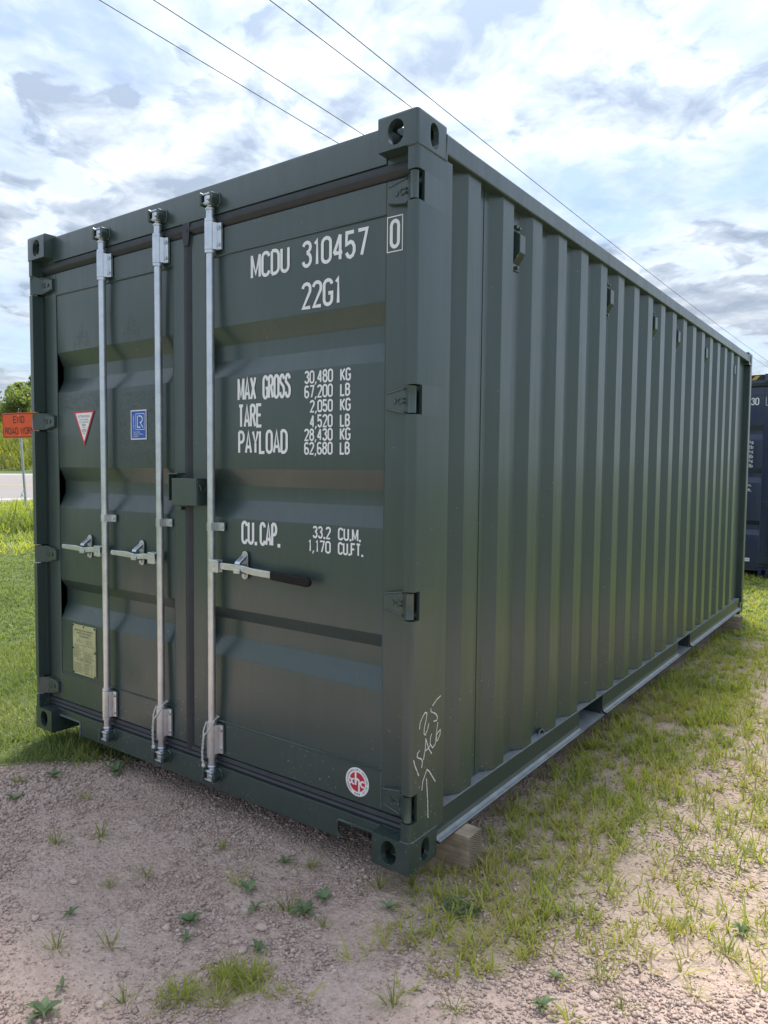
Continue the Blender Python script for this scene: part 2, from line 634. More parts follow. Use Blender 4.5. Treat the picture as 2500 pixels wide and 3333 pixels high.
K = 0.2    # corner height of round strokes
G_ = {
    '0': [arc(.5, 1 - K, .5, K, 180, 0) + arc(.5, K, .5, K, 0, -180) + [(0, 1 - K)]],
    'O': [arc(.5, 1 - K, .5, K, 180, 0) + arc(.5, K, .5, K, 0, -180) + [(0, 1 - K)]],
    '1': [[(.2, .86), (.62, 1), (.62, 0)]],
    '2': [arc(.5, 1 - K, .5, K, 175, 0) + [(.97, .66), (0.04, 0), (1, 0)]],
    '3': [arc(.5, .79, .46, .21, 165, -60) + [(.5, .56)], [(.5, .56)] + arc(.5, .27, .5, .27, 70, -165)],
    '4': [[(.74, 0), (.74, 1)], [(.74, 1), (0, .27)], [(0, .27), (1, .27)]],
    '5': [[(.92, 1), (.08, 1), (.04, .53)] + arc(.5, .31, .48, .31, 125, -160)],
    '6': [arc(.5, .80, .48, .20, 30, 180) + [(0.02, .27)], arc(.5, .27, .5, .27, 180, 540, 17)],
    '7': [[(0, 1), (1, 1), (.4, 0)]],
    '8': [arc(.5, .78, .44, .22, -90, 270, 17), arc(.5, .28, .5, .28, 90, 450, 17)],
    'M': [[(0, 0), (0, 1)], [(1, 1), (1, 0)], [(0, .96), (.5, .16), (1, .96)]],
    'C': [arc(.5, 1 - K, .5, K, 5, 180) + arc(.5, K, .5, K, 180, 355)],
    'D': [[(0, 0), (0, 1)], [(0, 1), (.4, 1)] + arc(.4, .76, .6, .24, 85, 0, 6) + arc(.4, .24, .6, .24, 0, -90, 6) + [(0, 0)]],
    'U': [[(0, 1)] + arc(.5, K, .5, K, 180, 360) + [(1, 1)]],
    'G': [arc(.5, 1 - K, .5, K, 5, 180) + arc(.5, K, .5, K, 180, 360) + [(1, .46), (.55, .46)]],
    'A': [[(0, 0), (.5, 1), (1, 0)], [(.16, .27), (.84, .27)]],
    'X': [[(0, 0), (1, 1)], [(0, 1), (1, 0)]],
    'R': [[(0, 0), (0, 1)], [(0, 1), (.5, 1)] + arc(.5, .77, .46, .23, 85, -90, 8) + [(0, .54)], [(.5, .54), (1, 0)]],
    'S': [arc(.5, .77, .47, .23, 10, 200, 9) + arc(.5, .27, .5, .27, 65, -170, 11)],
    'T': [[(0, 1), (1, 1)], [(.5, 1), (.5, 0)]],
    'E': [[(.95, 1), (0, 1), (0, 0), (1, 0)], [(0, .52), (.85, .52)]],
    'F': [[(.95, 1), (0, 1), (0, 0)], [(0, .52), (.8, .52)]],
    'P': [[(0, 0), (0, 1)], [(0, 1), (.5, 1)] + arc(.5, .75, .48, .25, 85, -90, 8) + [(0, .5)]],
    'Y': [[(0, 1), (.5, .45), (1, 1)], [(.5, .45), (.5, 0)]],
    'L': [[(0, 1), (0, 0), (1, 0)]],
    'K': [[(0, 0), (0, 1)], [(1, 1), (0, .42)], [(.28, .55), (1, 0)]],
    'B': [[(0, 0), (0, 1)], [(0, 1), (.45, 1)] + arc(.45, .77, .45, .23, 85, -90, 8) + [(0, .54)],
          [(.45, .54)] + arc(.45, .27, .52, .27, 88, -90, 9) + [(0, 0)]],
    'W': [[(0, 1), (.25, 0), (.5, .8), (.75, 0), (1, 1)]],
    'N': [[(0, 0), (0, 1), (1, 0), (1, 1)]],
}
WID = {'1': .62, 'M': 1.2, 'W': 1.25, 'L': .9, ' ': .8, '.': .28, ',': .28, 'T': .95, 'A': 1.05}


def ribbon(pts, w):
    pts = [Vector((p[0], p[1])) for p in pts]
    q = [pts[0]]
    for p in pts[1:]:
        if (p - q[-1]).length > 1e-5:
            q.append(p)
    pts = q
    n = len(pts)
    L, R = [], []
    closed = (pts[0] - pts[-1]).length < 1e-4
    for i in range(n):
        if closed and i in (0, n - 1):
            a, b = pts[-2], pts[1]
        else:
            a, b = pts[max(i - 1, 0)], pts[min(i + 1, n - 1)]
        d1 = (pts[i] - a) if (i > 0 or closed) else (b - pts[i])
        d2 = (b - pts[i]) if (i < n - 1 or closed) else (pts[i] - a)
        d1.normalize()
        d2.normalize()
        n1 = Vector((-d1.y, d1.x))
        n2 = Vector((-d2.y, d2.x))
        m = n1 + n2
        if m.length < 1e-4:
            m = n1
        m.normalize()
        k = min(1.0 / max(m.dot(n1), 0.3), 1.45)
        L.append(pts[i] + m * (w / 2 * k))
        R.append(pts[i] - m * (w / 2 * k))
    v = [(p.x, p.y) for p in L] + [(p.x, p.y) for p in R]
    f = [(i, n + i, n + i + 1, i + 1) for i in range(n - 1)]
    return v, f


def letters(text, x0, z0, h, width, w, y, mb=None):
    """stroke lettering on the plane y, filling the given width"""
    mb = mb or MB()
    gap = 0.42
    ws = [WID.get(c, 1.0) for c in text]
    tot = sum(ws) + gap * (len(text) - 1)
    u = (width - w) / tot if tot else 1
    # stroke centres are inset by half the stroke
    x = x0 + w / 2
    k = 0
    for c, cw in zip(text, ws):
        if c == '.':
            v, f = [(x - w * .2, z0), (x + w, z0), (x + w, z0 + w * 1.15), (x - w * .2, z0 + w * 1.15)], [(0, 1, 2, 3)]
            mb.add([(a, y - .00004 * (k % 7), b) for a, b in v], f)
        elif c == ',':
            v, f = [(x - w * .4, z0 - w * .7), (x + w * .3, z0 - w * .7), (x + w, z0 + w * .9), (x, z0 + w * .9)], [(0, 1, 2, 3)]
            mb.add([(a, y - .00004 * (k % 7), b) for a, b in v], f)
        for pl in G_.get(c, []):
            P = [(x + p[0] * cw * u, z0 + w / 2 + p[1] * (h - w)) for p in pl]
            v, f = ribbon(P, w)
            mb.add([(a, y - .00012 * (k % 7), b) for a, b in v], f)
            k += 1
        x += (cw + gap) * u
    return mb


_tc = {}


def glyphs(text, size):
    """built-in font as flat 2-D geometry"""
    key = (text, size)
    if key in _tc:
        return _tc[key]
    c = bpy.data.curves.new('t', 'FONT')
    c.body = text
    c.size = size
    c.resolution_u = 2
    o = bpy.data.objects.new('t', c)
    col.objects.link(o)
    dg = bpy.context.evaluated_depsgraph_get()
    me = bpy.data.meshes.new_from_object(o.evaluated_get(dg))
    v = [(p.co.x, p.co.y) for p in me.vertices]
    f = [tuple(p.vertices) for p in me.polygons]
    bpy.data.objects.remove(o)
    bpy.data.curves.remove(c)
    bpy.data.meshes.remove(me)
    _tc[key] = (v, f)
    return v, f


def typed(mb, text, cx, cz, h, y, width=None, align='c', rot=0.0):
    v, f = glyphs(text, 1.0)
    if not v:
        return mb
    x0, x1 = min(p[0] for p in v), max(p[0] for p in v)
    z0, z1 = min(p[1] for p in v), max(p[1] for p in v)
    sz = h / max(z1 - z0, 1e-6)
    sx = sz if width is None else width / max(x1 - x0, 1e-6)
    ox = {'c': -(x0 + x1) / 2, 'l': -x0, 'r': -x1}[align]
    ca, sa = math.cos(rot), math.sin(rot)
    out = []
    for p in v:
        a, b = (p[0] + ox) * sx, (p[1] - (z0 + z1) / 2) * sz
        out.append((cx + a * ca - b * sa, y, cz + a * sa + b * ca))
    return mb.add(out, f)


def frame_rect(mb, x0, x1, z0, z1, w, y):
    for i, (a, b, c, d) in enumerate(((x0, x1, z0, z0 + w), (x0, x1, z1 - w, z1), (x0, x0 + w, z0 + w, z1 - w), (x1 - w, x1, z0 + w, z1 - w))):
        mb.add([(a, y, c), (b, y, c), (b, y, d), (a, y, d)], [(0, 1, 2, 3)])
    return mb


def rect(mb, x0, x1, z0, z1, y):
    return mb.add([(x0, y, z0), (x1, y, z0), (x1, y, z1), (x0, y, z1)], [(0, 1, 2, 3)])


def disc(mb, cx, cz, r, y, n=40, y2=None):
    return mb.add([(cx + r * math.cos(2 * math.pi * i / n), y, cz + r * math.sin(2 * math.pi * i / n)) for i in range(n)], [tuple(range(n))])


# ------------------------------------------------------------------ ground
def vnoise(x, y, seed=0):
    xi = np.floor(x).astype(np.int64)
    yi = np.floor(y).astype(np.int64)
    xf, yf = x - xi, y - yi

    def h(a, b):
        n = (a * 374761393 + b * 668265263 + seed * 974634777) & 0xffffffff
        n = ((n ^ (n >> 13)) * 1274126177) & 0xffffffff
        return ((n ^ (n >> 16)) & 0xffff) / 65535.0
    u = xf * xf * (3 - 2 * xf)
    v = yf * yf * (3 - 2 * yf)
    return (h(xi, yi) * (1 - u) + h(xi + 1, yi) * u) * (1 - v) + (h(xi, yi + 1) * (1 - u) + h(xi + 1, yi + 1) * u) * v


def fbm(x, y, s, oct=4, seed=0):
    t = np.zeros_like(x, dtype=float)
    a, tot = 1.0, 0.0
    for i in range(oct):
        t += a * vnoise(x * s + 17 * i, y * s - 9 * i, seed + i)
        tot += a
        a *= 0.55
        s *= 2.1
    return t / tot


NV = np.array([-0.8899, 0.4561])         # away from the camera, across lawn and road
TV = np.array([0.4561, 0.8899])          # along the road
PROF_S = [-200, 13.2, 14.5, 16.0, 19.8, 22.6, 22.9, 33.0, 34.0, 60.0, 80.0, 300.0]
PROF_Z = [0, 0.0, 0.10, 0.16, 0.42, 0.47, 0.49, 1.20, 1.25, 4.20, 5.0, 7.0]


def st_of(x, y):
    dx, dy = x - CAM.x, y - CAM.y
    return dx * NV[0] + dy * NV[1], dx * TV[0] + dy * TV[1]


def sstep(a, b, x):
    t = np.clip((x - a) / (b - a), 0, 1)
    return t * t * (3 - 2 * t)


def cover(x, y):
    """0 bare gravel .. 1 grass"""
    x = np.asarray(x, float)
    y = np.asarray(y, float)
    n = fbm(x, y, 2.6, 4, 3)
    n2 = fbm(x, y, 0.9, 3, 8)
    lawn = sstep(-0.05, 0.10, -0.62 * x + 0.785 * y + 0.31 + (n - 0.5) * 0.22) * sstep(2.2, 0.9, x)
    d = y - (-0.18 + 0.43 * (x - 2.48)) + (n - 0.5) * 0.8
    r = sstep(-0.30, 0.22, d) * sstep(2.30, 2.46, x)
    bare = sstep(2.82, 3.02, x + (n2 - 0.5) * 0.3) * sstep(4.6, 3.2, y) * sstep(0.36, 0.56, n + 0.12)
    r = r * (1 - 0.60 * bare) * (0.55 + 0.45 * sstep(0.30, 0.52, n + 0.06))
    far = sstep(5.2, 6.6, y)
    g = np.maximum(np.maximum(lawn, r), far)
    under = sstep(0.75, 0.95, x) * sstep(2.40, 2.30, x) * sstep(-0.1, 0.25, y) * sstep(6.1, 5.9, y)
    g = g * (1 - 0.85 * under)
    s, _ = st_of(x, y)
    g = np.maximum(g, sstep(6, 9, s))
    g = np.maximum(g, sstep(-2.6, -4.2, y + (n - .5)))
    g = np.maximum(g, sstep(5.0, 7.5, x + (n - .5)))
    return np.clip(g, 0, 1)


def ground_z(x, y):
    x = np.asarray(x, float)
    y = np.asarray(y, float)
    s, t = st_of(x, y)
    z = np.interp(s, PROF_S, PROF_Z)
    near = np.exp(-((x - 2.0) ** 2 + (y - 0.5) ** 2) / 30.0)
    z = z + (fbm(x, y, 3.0, 4, 5) - 0.5) * 0.035 * near + (fbm(x, y, 14.0, 3, 6) - 0.5) * 0.012 * near
    z = z + (fbm(x, y, 0.25, 3, 9) - 0.5) * 0.05 * (1 - near) * np.where(s > 22, 0, 1)
    z = z + np.where((s > 35), (fbm(x, y, 0.12, 3, 12) - 0.5) * 0.9, 0)
    return z


def grid_mesh():
    xs = np.concatenate([np.linspace(-160, -20, 36)[:-1], np.linspace(-20, -2, 41)[:-1], np.linspace(-2, -0.6, 15)[:-1],
                         np.linspace(-0.6, 4.6, 116)[:-1], np.linspace(4.6, 8, 18)[:-1], np.linspace(8, 90, 30)])
    ys = np.concatenate([np.linspace(-60, -4, 18)[:-1], np.linspace(-4, -1.4, 14)[:-1], np.linspace(-1.4, 3.2, 104)[:-1],
                         np.linspace(3.2, 12, 60)[:-1], np.linspace(12, 40, 40)[:-1], np.linspace(40, 220, 40)])
    X, Y = np.meshgrid(xs, ys)
    Z = ground_z(X, Y)
    s, t = st_of(X, Y)
    Z = np.where((s > 23.3) & (s < 32.6), Z - 0.05, Z)          # bed of the road
    C = cover(X, Y)
    nx, ny = len(xs), len(ys)
    v = np.stack([X, Y, Z], -1).reshape(-1, 3)
    idx = np.arange(nx * ny).reshape(ny, nx)
    q = np.stack([idx[:-1, :-1], idx[:-1, 1:], idx[1:, 1:], idx[1:, :-1]], -1).reshape(-1, 4)
    me = bpy.data.meshes.new('ground')
    me.vertices.add(len(v))
    me.vertices.foreach_set('co', v.ravel())
    me.loops.add(q.size)
    me.loops.foreach_set('vertex_index', q.ravel())
    me.polygons.add(len(q))
    me.polygons.foreach_set('loop_start', np.arange(0, q.size, 4))
    me.polygons.foreach_set('use_smooth', np.ones(len(q), bool))
    me.update(calc_edges=True)
    a = me.attributes.new('cover', 'FLOAT', 'POINT')
    near = sstep(5.5, 3.5, np.hypot(X - 3.0, Y - 0.5)) * sstep(1.6, 2.2, X)      # thin turf: soil shows between the blades
    C = C * (1 - 0.62 * near)
    a.data.foreach_set('value', C.ravel())
    me.materials.append(M['soil'])
    return me


tag(link('ground', grid_mesh()), 'stony soil and turf ground under the containers', 'ground', kind='structure')


def strip(name, s0, s1, t0, t1, dz, mat, ns=8, nt=60, kind='structure'):
    mb = MB()
    vs = []
    for i in range(ns + 1):
        for j in range(nt + 1):
            s = s0 + (s1 - s0) * i / ns
            t = t0 + (t1 - t0) * j / nt
            x = CAM.x + NV[0] * s + TV[0] * t
            y = CAM.y + NV[1] * s + TV[1] * t
            vs.append((x, y, float(np.interp(s, PROF_S, PROF_Z)) + dz))
    f = [(i * (nt + 1) + j, i * (nt + 1) + j + 1, (i + 1) * (nt + 1) + j + 1, (i + 1) * (nt + 1) + j) for i in range(ns) for j in range(nt)]
    mb.add(vs, f, True)
    return mb.build(name, mat)


road = strip('road', 22.9, 33.0, -140, 160, 0.012, 'asphalt', 10)
tag(road, 'pale sun-bleached asphalt road beyond the lawn', 'road', kind='structure')
for s0 in (23.5, 32.2):
    ln = strip('road_line', s0, s0 + 0.14, -140, 160, 0.017, 'roadline', 1)
    ln.parent = road
yl = strip('road_line', 27.8, 27.95, -140, 160, 0.017, 'yellow', 1)
yl.parent = road


# ------------------------------------------------------------------ blades
def blade_mesh(name, base, L, Wd, head, lean, curl, tint, mat):
    """base n x 3; each blade two quads and a tip"""
    n = len(L)
    dirx, diry = np.cos(head), np.sin(head)
    sx, sy = -diry, dirx
    V = np.zeros((n, 7, 3))
    for k, (t, wf) in enumerate(((0.0, 0.8), (0.42, 1.0), (0.78, 0.62))):
        a = lean + curl * t * 0.5
        r = L * t * np.sin(a)
        h = L * t * np.cos(a)
        cx = base[:, 0] + dirx * r
        cy = base[:, 1] + diry * r
        cz = base[:, 2] + h
        for j, sg in enumerate((-0.5, 0.5)):
            V[:, 2 * k + j, 0] = cx + sx * Wd * wf * sg
            V[:, 2 * k + j, 1] = cy + sy * Wd * wf * sg
            V[:, 2 * k + j, 2] = cz
    a = lean + curl * 0.5
    V[:, 6, 0] = base[:, 0] + dirx * L * np.sin(a)
    V[:, 6, 1] = base[:, 1] + diry * L * np.sin(a)
    V[:, 6, 2] = base[:, 2] + L * np.cos(a)
    pat = np.array([0, 1, 3, 2, 2, 3, 5, 4, 4, 5, 6])
    loops = (np.arange(n)[:, None] * 7 + pat[None, :]).ravel()
    starts = (np.arange(n)[:, None] * 11 + np.array([0, 4, 8])[None, :]).ravel()
    me = bpy.data.meshes.new(name)
    me.vertices.add(n * 7)
    me.vertices.foreach_set('co', V.ravel())
    me.loops.add(len(loops))
    me.loops.foreach_set('vertex_index', loops)
    me.polygons.add(n * 3)
    me.polygons.foreach_set('loop_start', starts)
    me.update(calc_edges=True)
    at = me.attributes.new('tint', 'FLOAT', 'POINT')
    at.data.foreach_set('value', np.repeat(np.clip(tint, 0, 1), 7))
    me.materials.append(M[mat])
    return me


def tuft_blades(cx, cy, per, L, Wd, spread, lean0, lean1, tint, tvar=0.16, sp_r=0.012):
    n = len(cx)
    k = np.repeat(np.arange(n), per)
    m = len(k)
    head = nrg.uniform(0, 2 * np.pi, m)
    off = np.abs(nrg.normal(0, sp_r, m))
    x = cx[k] + np.cos(head) * off
    y = cy[k] + np.sin(head) * off
    z = ground_z(x, y) - 0.004
    ll = L[k] * nrg.uniform(0.5, 1.15, m)
    ww = Wd[k] * nrg.uniform(0.7, 1.25, m)
    lean = nrg.uniform(lean0, lean1, m)
    curl = nrg.uniform(0.2, 1.1, m)
    tt = tint[k] + nrg.normal(0, tvar, m)
    return np.stack([x, y, z], 1), ll, ww, head, lean, curl, tt


def cat(parts):
    return [np.concatenate([p[i] for p in parts]) for i in range(7)]


def clear_of_things(x, y):
    ok = ~((x > 2.30) & (x < 2.50) & (y > 0.26) & (y < 0.41))
    ok &= ~((x > 2.30) & (x < 2.55) & (y > 5.47) & (y < 5.62))
    return ok


def scatter(x0, x1, y0, y1, dens):
    n = int((x1 - x0) * (y1 - y0) * dens)
    return nrg.uniform(x0, x1, n), nrg.uniform(y0, y1, n)


def grass_right():
    parts = []
    for (x0, x1, y0, y1, dens, per, L0, L1, w0) in ((2.28, 4.4, -1.3, 1.2, 760, 7, 0.040, 0.092, 0.0050), (2.3, 4.6, 1.2, 3.4, 760, 8, 0.042, 0.10, 0.0055),
                                                    (2.3, 5.4, 3.4, 6.4, 420, 8, 0.035, 0.085, 0.0065), (1.2, 6.0, 6.4, 10.2, 210, 8, 0.035, 0.08, 0.009)):
        x, y = scatter(x0, x1, y0, y1, dens)
        c = cover(x, y)
        keep = (nrg.uniform(0, 1, len(x)) < np.clip(c * 1.05 - 0.06, 0.012, 1)) & clear_of_things(x, y)
        x, y, c = x[keep], y[keep], c[keep]
        big = fbm(x, y, 1.7, 3, 21)
        tint = 0.20 + 0.90 * fbm(x, y, 3.1, 3, 22)
        L = nrg.uniform(L0, L1, len(x)) * (0.65 + 0.7 * big)
        parts.append(tuft_blades(x, y, per, L, np.full(len(x), w0), 0.01, 0.10, 0.85, tint, 0.20, 0.010))
    return cat(parts)


g = grass_right()
tag(link('grass', blade_mesh('patchy_grass', *g, 'grass')), 'patchy short yellow-green grass growing through the gravel', 'grass', kind='stuff')


def lawn():
    parts = []
    for (x0, x1, y0, y1, dens, L0, L1, w0) in ((-2.2, 0.95, -0.55, 2.2, 1500, 0.05, 0.11, 0.0042), (-5.0, -1.0, -1.0, 4.2, 420, 0.04, 0.075, 0.008)):
        x, y = scatter(x0, x1, y0, y1, dens)
        c = cover(x, y)
        keep = (nrg.uniform(0, 1, len(x)) < c)
        x, y = x[keep], y[keep]
        L = nrg.uniform(L0, L1, len(x)) * (0.7 + 0.6 * fbm(x, y, 1.5, 3, 31))
        tint = 0.05 + 0.95 * fbm(x, y, 2.0, 4, 32)
        parts.append(tuft_blades(x, y, 4, L, np.full(len(x), w0), 0.01, 0.1, 0.8, tint, 0.15, 0.016))
    # along the line of sight across the lawn
    n = 16000
    s = nrg.uniform(6.5, 13.6, n)
    t = nrg.uniform(-3.5, 3.2, n)
    x = CAM.x + NV[0] * s + TV[0] * t
    y = CAM.y + NV[1] * s + TV[1] * t
    tint = 0.05 + 0.95 * fbm(x, y, 0.9, 4, 33)
    parts.append(tuft_blades(x, y, 3, nrg.uniform(0.03, 0.06, n), np.full(n, 0.016), 0.02, 0.2, 1.0, tint, 0.15, 0.03))
    return cat(parts)


tag(link('lawn', blade_mesh('lawn', *lawn(), 'lawn')), 'mown green lawn behind the gravel and beside the container', 'lawn', kind='stuff')


def bank():
    n = 7000
    s = nrg.uniform(13.3, 22.8, n)
    t = nrg.uniform(-5, 5, n)
    x = CAM.x + NV[0] * s + TV[0] * t
    y = CAM.y + NV[1] * s + TV[1] * t
    tint = 0.1 + 0.8 * fbm(x, y, 0.7, 4, 41)
    return tuft_blades(x, y, 4, nrg.uniform(0.08, 0.24, n) * (0.4 + fbm(x, y, 0.6, 3, 44)), np.full(n, 0.022), 0.05, 0.15, 0.9, tint, 0.15, 0.05)


tag(link('rough_grass', blade_mesh('rough_grass', *bank(), 'grass')), 'rough unmown grass on the bank below the road', 'grass', kind='stuff')


def meadow():
    n = 6500
    s = nrg.uniform(34.2, 62, n)
    t = nrg.uniform(-14, 14, n)
    x = CAM.x + NV[0] * s + TV[0] * t
    y = CAM.y + NV[1] * s + TV[1] * t
    tint = 0.05 + 0.85 * fbm(x, y, 0.35, 4, 51)
    return tuft_blades(x, y, 5, nrg.uniform(0.35, 0.9, n), np.full(n, 0.07), 0.1, 0.05, 0.5, tint, 0.14, 0.2)


tag(link('meadow', blade_mesh('meadow', *meadow(), 'meadow')), 'tall yellow-green meadow rising beyond the road', 'meadow', kind='stuff')


# ------------------------------------------------------------------ gravel
def chip():
    v = np.array([(1, 0, 0), (-1, 0, 0), (0, 1, 0), (0, -1, 0), (0.15, 0.1, 1), (0, 0, -1)], float)
    f = np.array([(0, 2, 4), (2, 1, 4), (1, 3, 4), (3, 0, 4), (2, 0, 5), (1, 2, 5), (3, 1, 5), (0, 3, 5)])
    return v, f


def gravel():
    xs, ys, rs = [], [], []
    for (x0, x1, y0, y1, dens) in ((0.2, 4.2, -1.35, 0.35, 15000), (2.35, 4.4, 0.35, 2.4, 7500), (0.3, 2.4, 0.35, 1.2, 3000), (-1.6, 0.2, -2.2, 0.3, 3000), (0.2, 4.2, -2.4, -1.35, 3000), (2.4, 4.6, 2.4, 4.6, 2200)):
        x, y = scatter(x0, x1, y0, y1, dens)
        c = cover(x, y)
        keep = nrg.uniform(0, 1, len(x)) > c * 0.75
        x, y = x[keep], y[keep]
        pat = fbm(x, y, 2.2, 3, 61)                     # coarse patches and sandy patches
        r = 0.0030 * np.exp(nrg.normal(0, 0.38, len(x))) * (0.75 + 0.85 * sstep(0.40, 0.64, pat))
        left = sstep(1.5, 0.6, x)
        r *= 1 + 0.9 * left
        drop = nrg.uniform(0, 1, len(x)) < 0.45 * sstep(0.52, 0.36, pat)
        xs.append(x[~drop])
        ys.append(y[~drop])
        rs.append(np.minimum(r[~drop], 0.012))
    x, y, r = np.concatenate(xs), np.concatenate(ys), np.concatenate(rs)
    n = len(x)
    v0, f0 = chip()
    ang = nrg.uniform(0, 2 * np.pi, n)
    sc = np.stack([r * nrg.uniform(0.8, 1.5, n), r * nrg.uniform(0.7, 1.1, n), r * nrg.uniform(0.45, 0.85, n)], 1)
    jit = nrg.uniform(0.7, 1.3, (n, 6, 1))
    V = v0[None] * jit * sc[:, None, :]
    c, s = np.cos(ang), np.sin(ang)
    X = V[:, :, 0] * c[:, None] - V[:, :, 1] * s[:, None] + x[:, None]
    Y = V[:, :, 0] * s[:, None] + V[:, :, 1] * c[:, None] + y[:, None]
    Z = V[:, :, 2] + (ground_z(x, y) + sc[:, 2] * 0.35)[:, None]
    V = np.stack([X, Y, Z], -1).reshape(-1, 3)
    F = (np.arange(n)[:, None, None] * 6 + f0[None]).reshape(-1)
    me = bpy.data.meshes.new('gravel')
    me.vertices.add(len(V))
    me.vertices.foreach_set('co', V.ravel())
    me.loops.add(len(F))
    me.loops.foreach_set('vertex_index', F)
    me.polygons.add(len(F) // 3)
    me.polygons.foreach_set('loop_start', np.arange(0, len(F), 3))
    me.update(calc_edges=True)
    a = me.attributes.new('tint', 'FLOAT', 'POINT')
    a.data.foreach_set('value', np.repeat(np.clip(nrg.normal(0.52, 0.22, n), 0, 1), 6))
    me.materials.append(M['stone'])
    return me


tag(link('gravel', gravel()), 'loose pinkish brown gravel covering the bare ground', 'gravel', kind='stuff')


# ------------------------------------------------------------------ shipping containers
W, L = 2.438, 6.058
PITCH, Y0 = 0.2805, 0.461
_casting = {}


def casting_mesh(mat):
    """one corner casting with its outer corner at the origin, body towards -x, +y, -z"""
    if mat in _casting:
        return _casting[mat]
    bm = bmesh.new()
    bmesh.ops.create_cube(bm, size=1.0)
    for v in bm.verts:
        v.co = Vector(((v.co.x - .5) * .162, (v.co.y + .5) * .178, (v.co.z - .5) * .118))
    out = [e for e in bm.edges if sum(all(abs(w.co[i]) < 1e-6 for w in e.verts) for i in range(3)) == 2]
    bmesh.ops.bevel(bm, geom=out, offset=0.011, segments=3, profile=0.5, affect='EDGES')
    me = bpy.data.meshes.new('corner_casting')
    bm.to_mesh(me)
    bm.free()
    o = link('tmp', me)

    def stad(cx, cy, w, h, n=7):
        r = w / 2
        p = [(cx + r * math.cos(math.pi * i / n), cy + h / 2 - r + r * math.sin(math.pi * i / n)) for i in range(n + 1)]
        return p + [(cx + r * math.cos(math.pi + math.pi * i / n), cy - h / 2 + r + r * math.sin(math.pi + math.pi * i / n)) for i in range(n + 1)]
    cuts = [MB().box(-.142, -.020, .024, .154, -.098, -.026),
            MB().prism(stad(-.089, -.064, .064, .084), 'y', -.02, .06),
            MB().prism([(b, c) for b, c in stad(.101, -.064, .052, .084)], 'x', -.06, .02),
            MB().prism([(b, a) for a, b in stad(.089, -.081, .064, .12)][::-1], 'z', -.06, .02)]
    tmp = []
    for k, c in enumerate(cuts):
        co = link('cut', c.mesh('cut'))
        tmp.append(co)
        bmm = bmesh.new()
        bmm.from_mesh(co.data)
        bmesh.ops.recalc_face_normals(bmm, faces=bmm.faces)
        bmm.to_mesh(co.data)
        bmm.free()
        md = o.modifiers.new('b%d' % k, 'BOOLEAN')
        md.operation = 'DIFFERENCE'
        md.solver = 'EXACT'
        md.object = co
    dg = bpy.context.evaluated_depsgraph_get()
    res = bpy.data.meshes.new_from_object(o.evaluated_get(dg))
    res.name = 'corner_casting'
    for t in tmp + [o]:
        bpy.data.objects.remove(t)
    res.materials.clear()
    res.materials.append(M[mat])
    res.polygons.foreach_set('use_smooth', [True] * len(res.polygons))
    res.set_sharp_from_angle(angle=rad(35))
    _casting[mat] = res
    return res


def post_mesh(H, hz):
    """right front post, u measured inward from the outer face"""
    r = 0.014
    full = [(.040, .003)] + [(r - r * math.sin(rad(a)), .003 + r - r * math.cos(rad(a))) for a in (0, 22, 45, 68, 90)] + \
           [(0, .22), (.006, .22), (.006, .1), (.05, .1), (.05, .05), (.040, .05)]
    cut = [(0, .044), (0, .22), (.006, .22), (.006, .1), (.05, .1), (.05, .072), (.012, .072), (.012, .044)]
    mb = MB()
    z = 0.118
    for c in sorted(hz):
        mb.prism(full, 'z', z, c - .050)
        mb.prism(cut, 'z', c - .050, c + .050)
        z = c + .050
    mb.prism(full, 'z', z, H - .118)
    mb.v = [(W - u, y, zz) for u, y, zz in mb.v]
    mb.f = [f[::-1] for f in mb.f]
    return mb


def hinge_mb():
    """right-hand hinge about z = 0, u inward from the outer face"""
    mb = MB()
    poly = [(.020, .006), (.030, .006), (.068, .040), (.152, .046), (.152, .0615), (.062, .0615), (.020, .030)]
    n = len(poly)
    half = [.040, .042, .044, .030, .030, .044, .040]
    v = [(u, y, -h) for (u, y), h in zip(poly, half)] + [(u, y, h) for (u, y), h in zip(poly, half)]
    f = [(i, (i + 1) % n, n + (i + 1) % n, n + i) for i in range(n)] + [tuple(range(n))[::-1], tuple(range(n, 2 * n))]
    mb.add(v, f)
    # raised border ribs and a round boss
    for sg in (-1, 1):
        mb.tube([(.060, .033, sg * .040), (.075, .040, sg * .040), (.146, .0455, sg * .027)], .0035, 6)
    mb.cyl((.115, .046, 0), (.115, .040, 0), .010, 12)
    mb.tube([(.070, .038, .006), (.092, .040, .010), (.098, .041, 0), (.092, .040, -.010), (.070, .038, -.006)], .003, 6)
    mb.cyl((.022, .017, -.045), (.022, .017, .045), .0145, 14)
    mb.v = [(W - u, y, zz) for u, y, zz in mb.v]
    return mb


def rib_profile(ribs, z0, z1, y0, depth, th=.004):
    top = [(y0, z1)]
    for a, b, c, d in ribs:
        top += [(y0, a), (y0 + depth, b), (y0 + depth, c), (y0, d)]
    top.append((y0, z0))
    back = [(y + th, z) for y, z in reversed(top)]
    return top + back


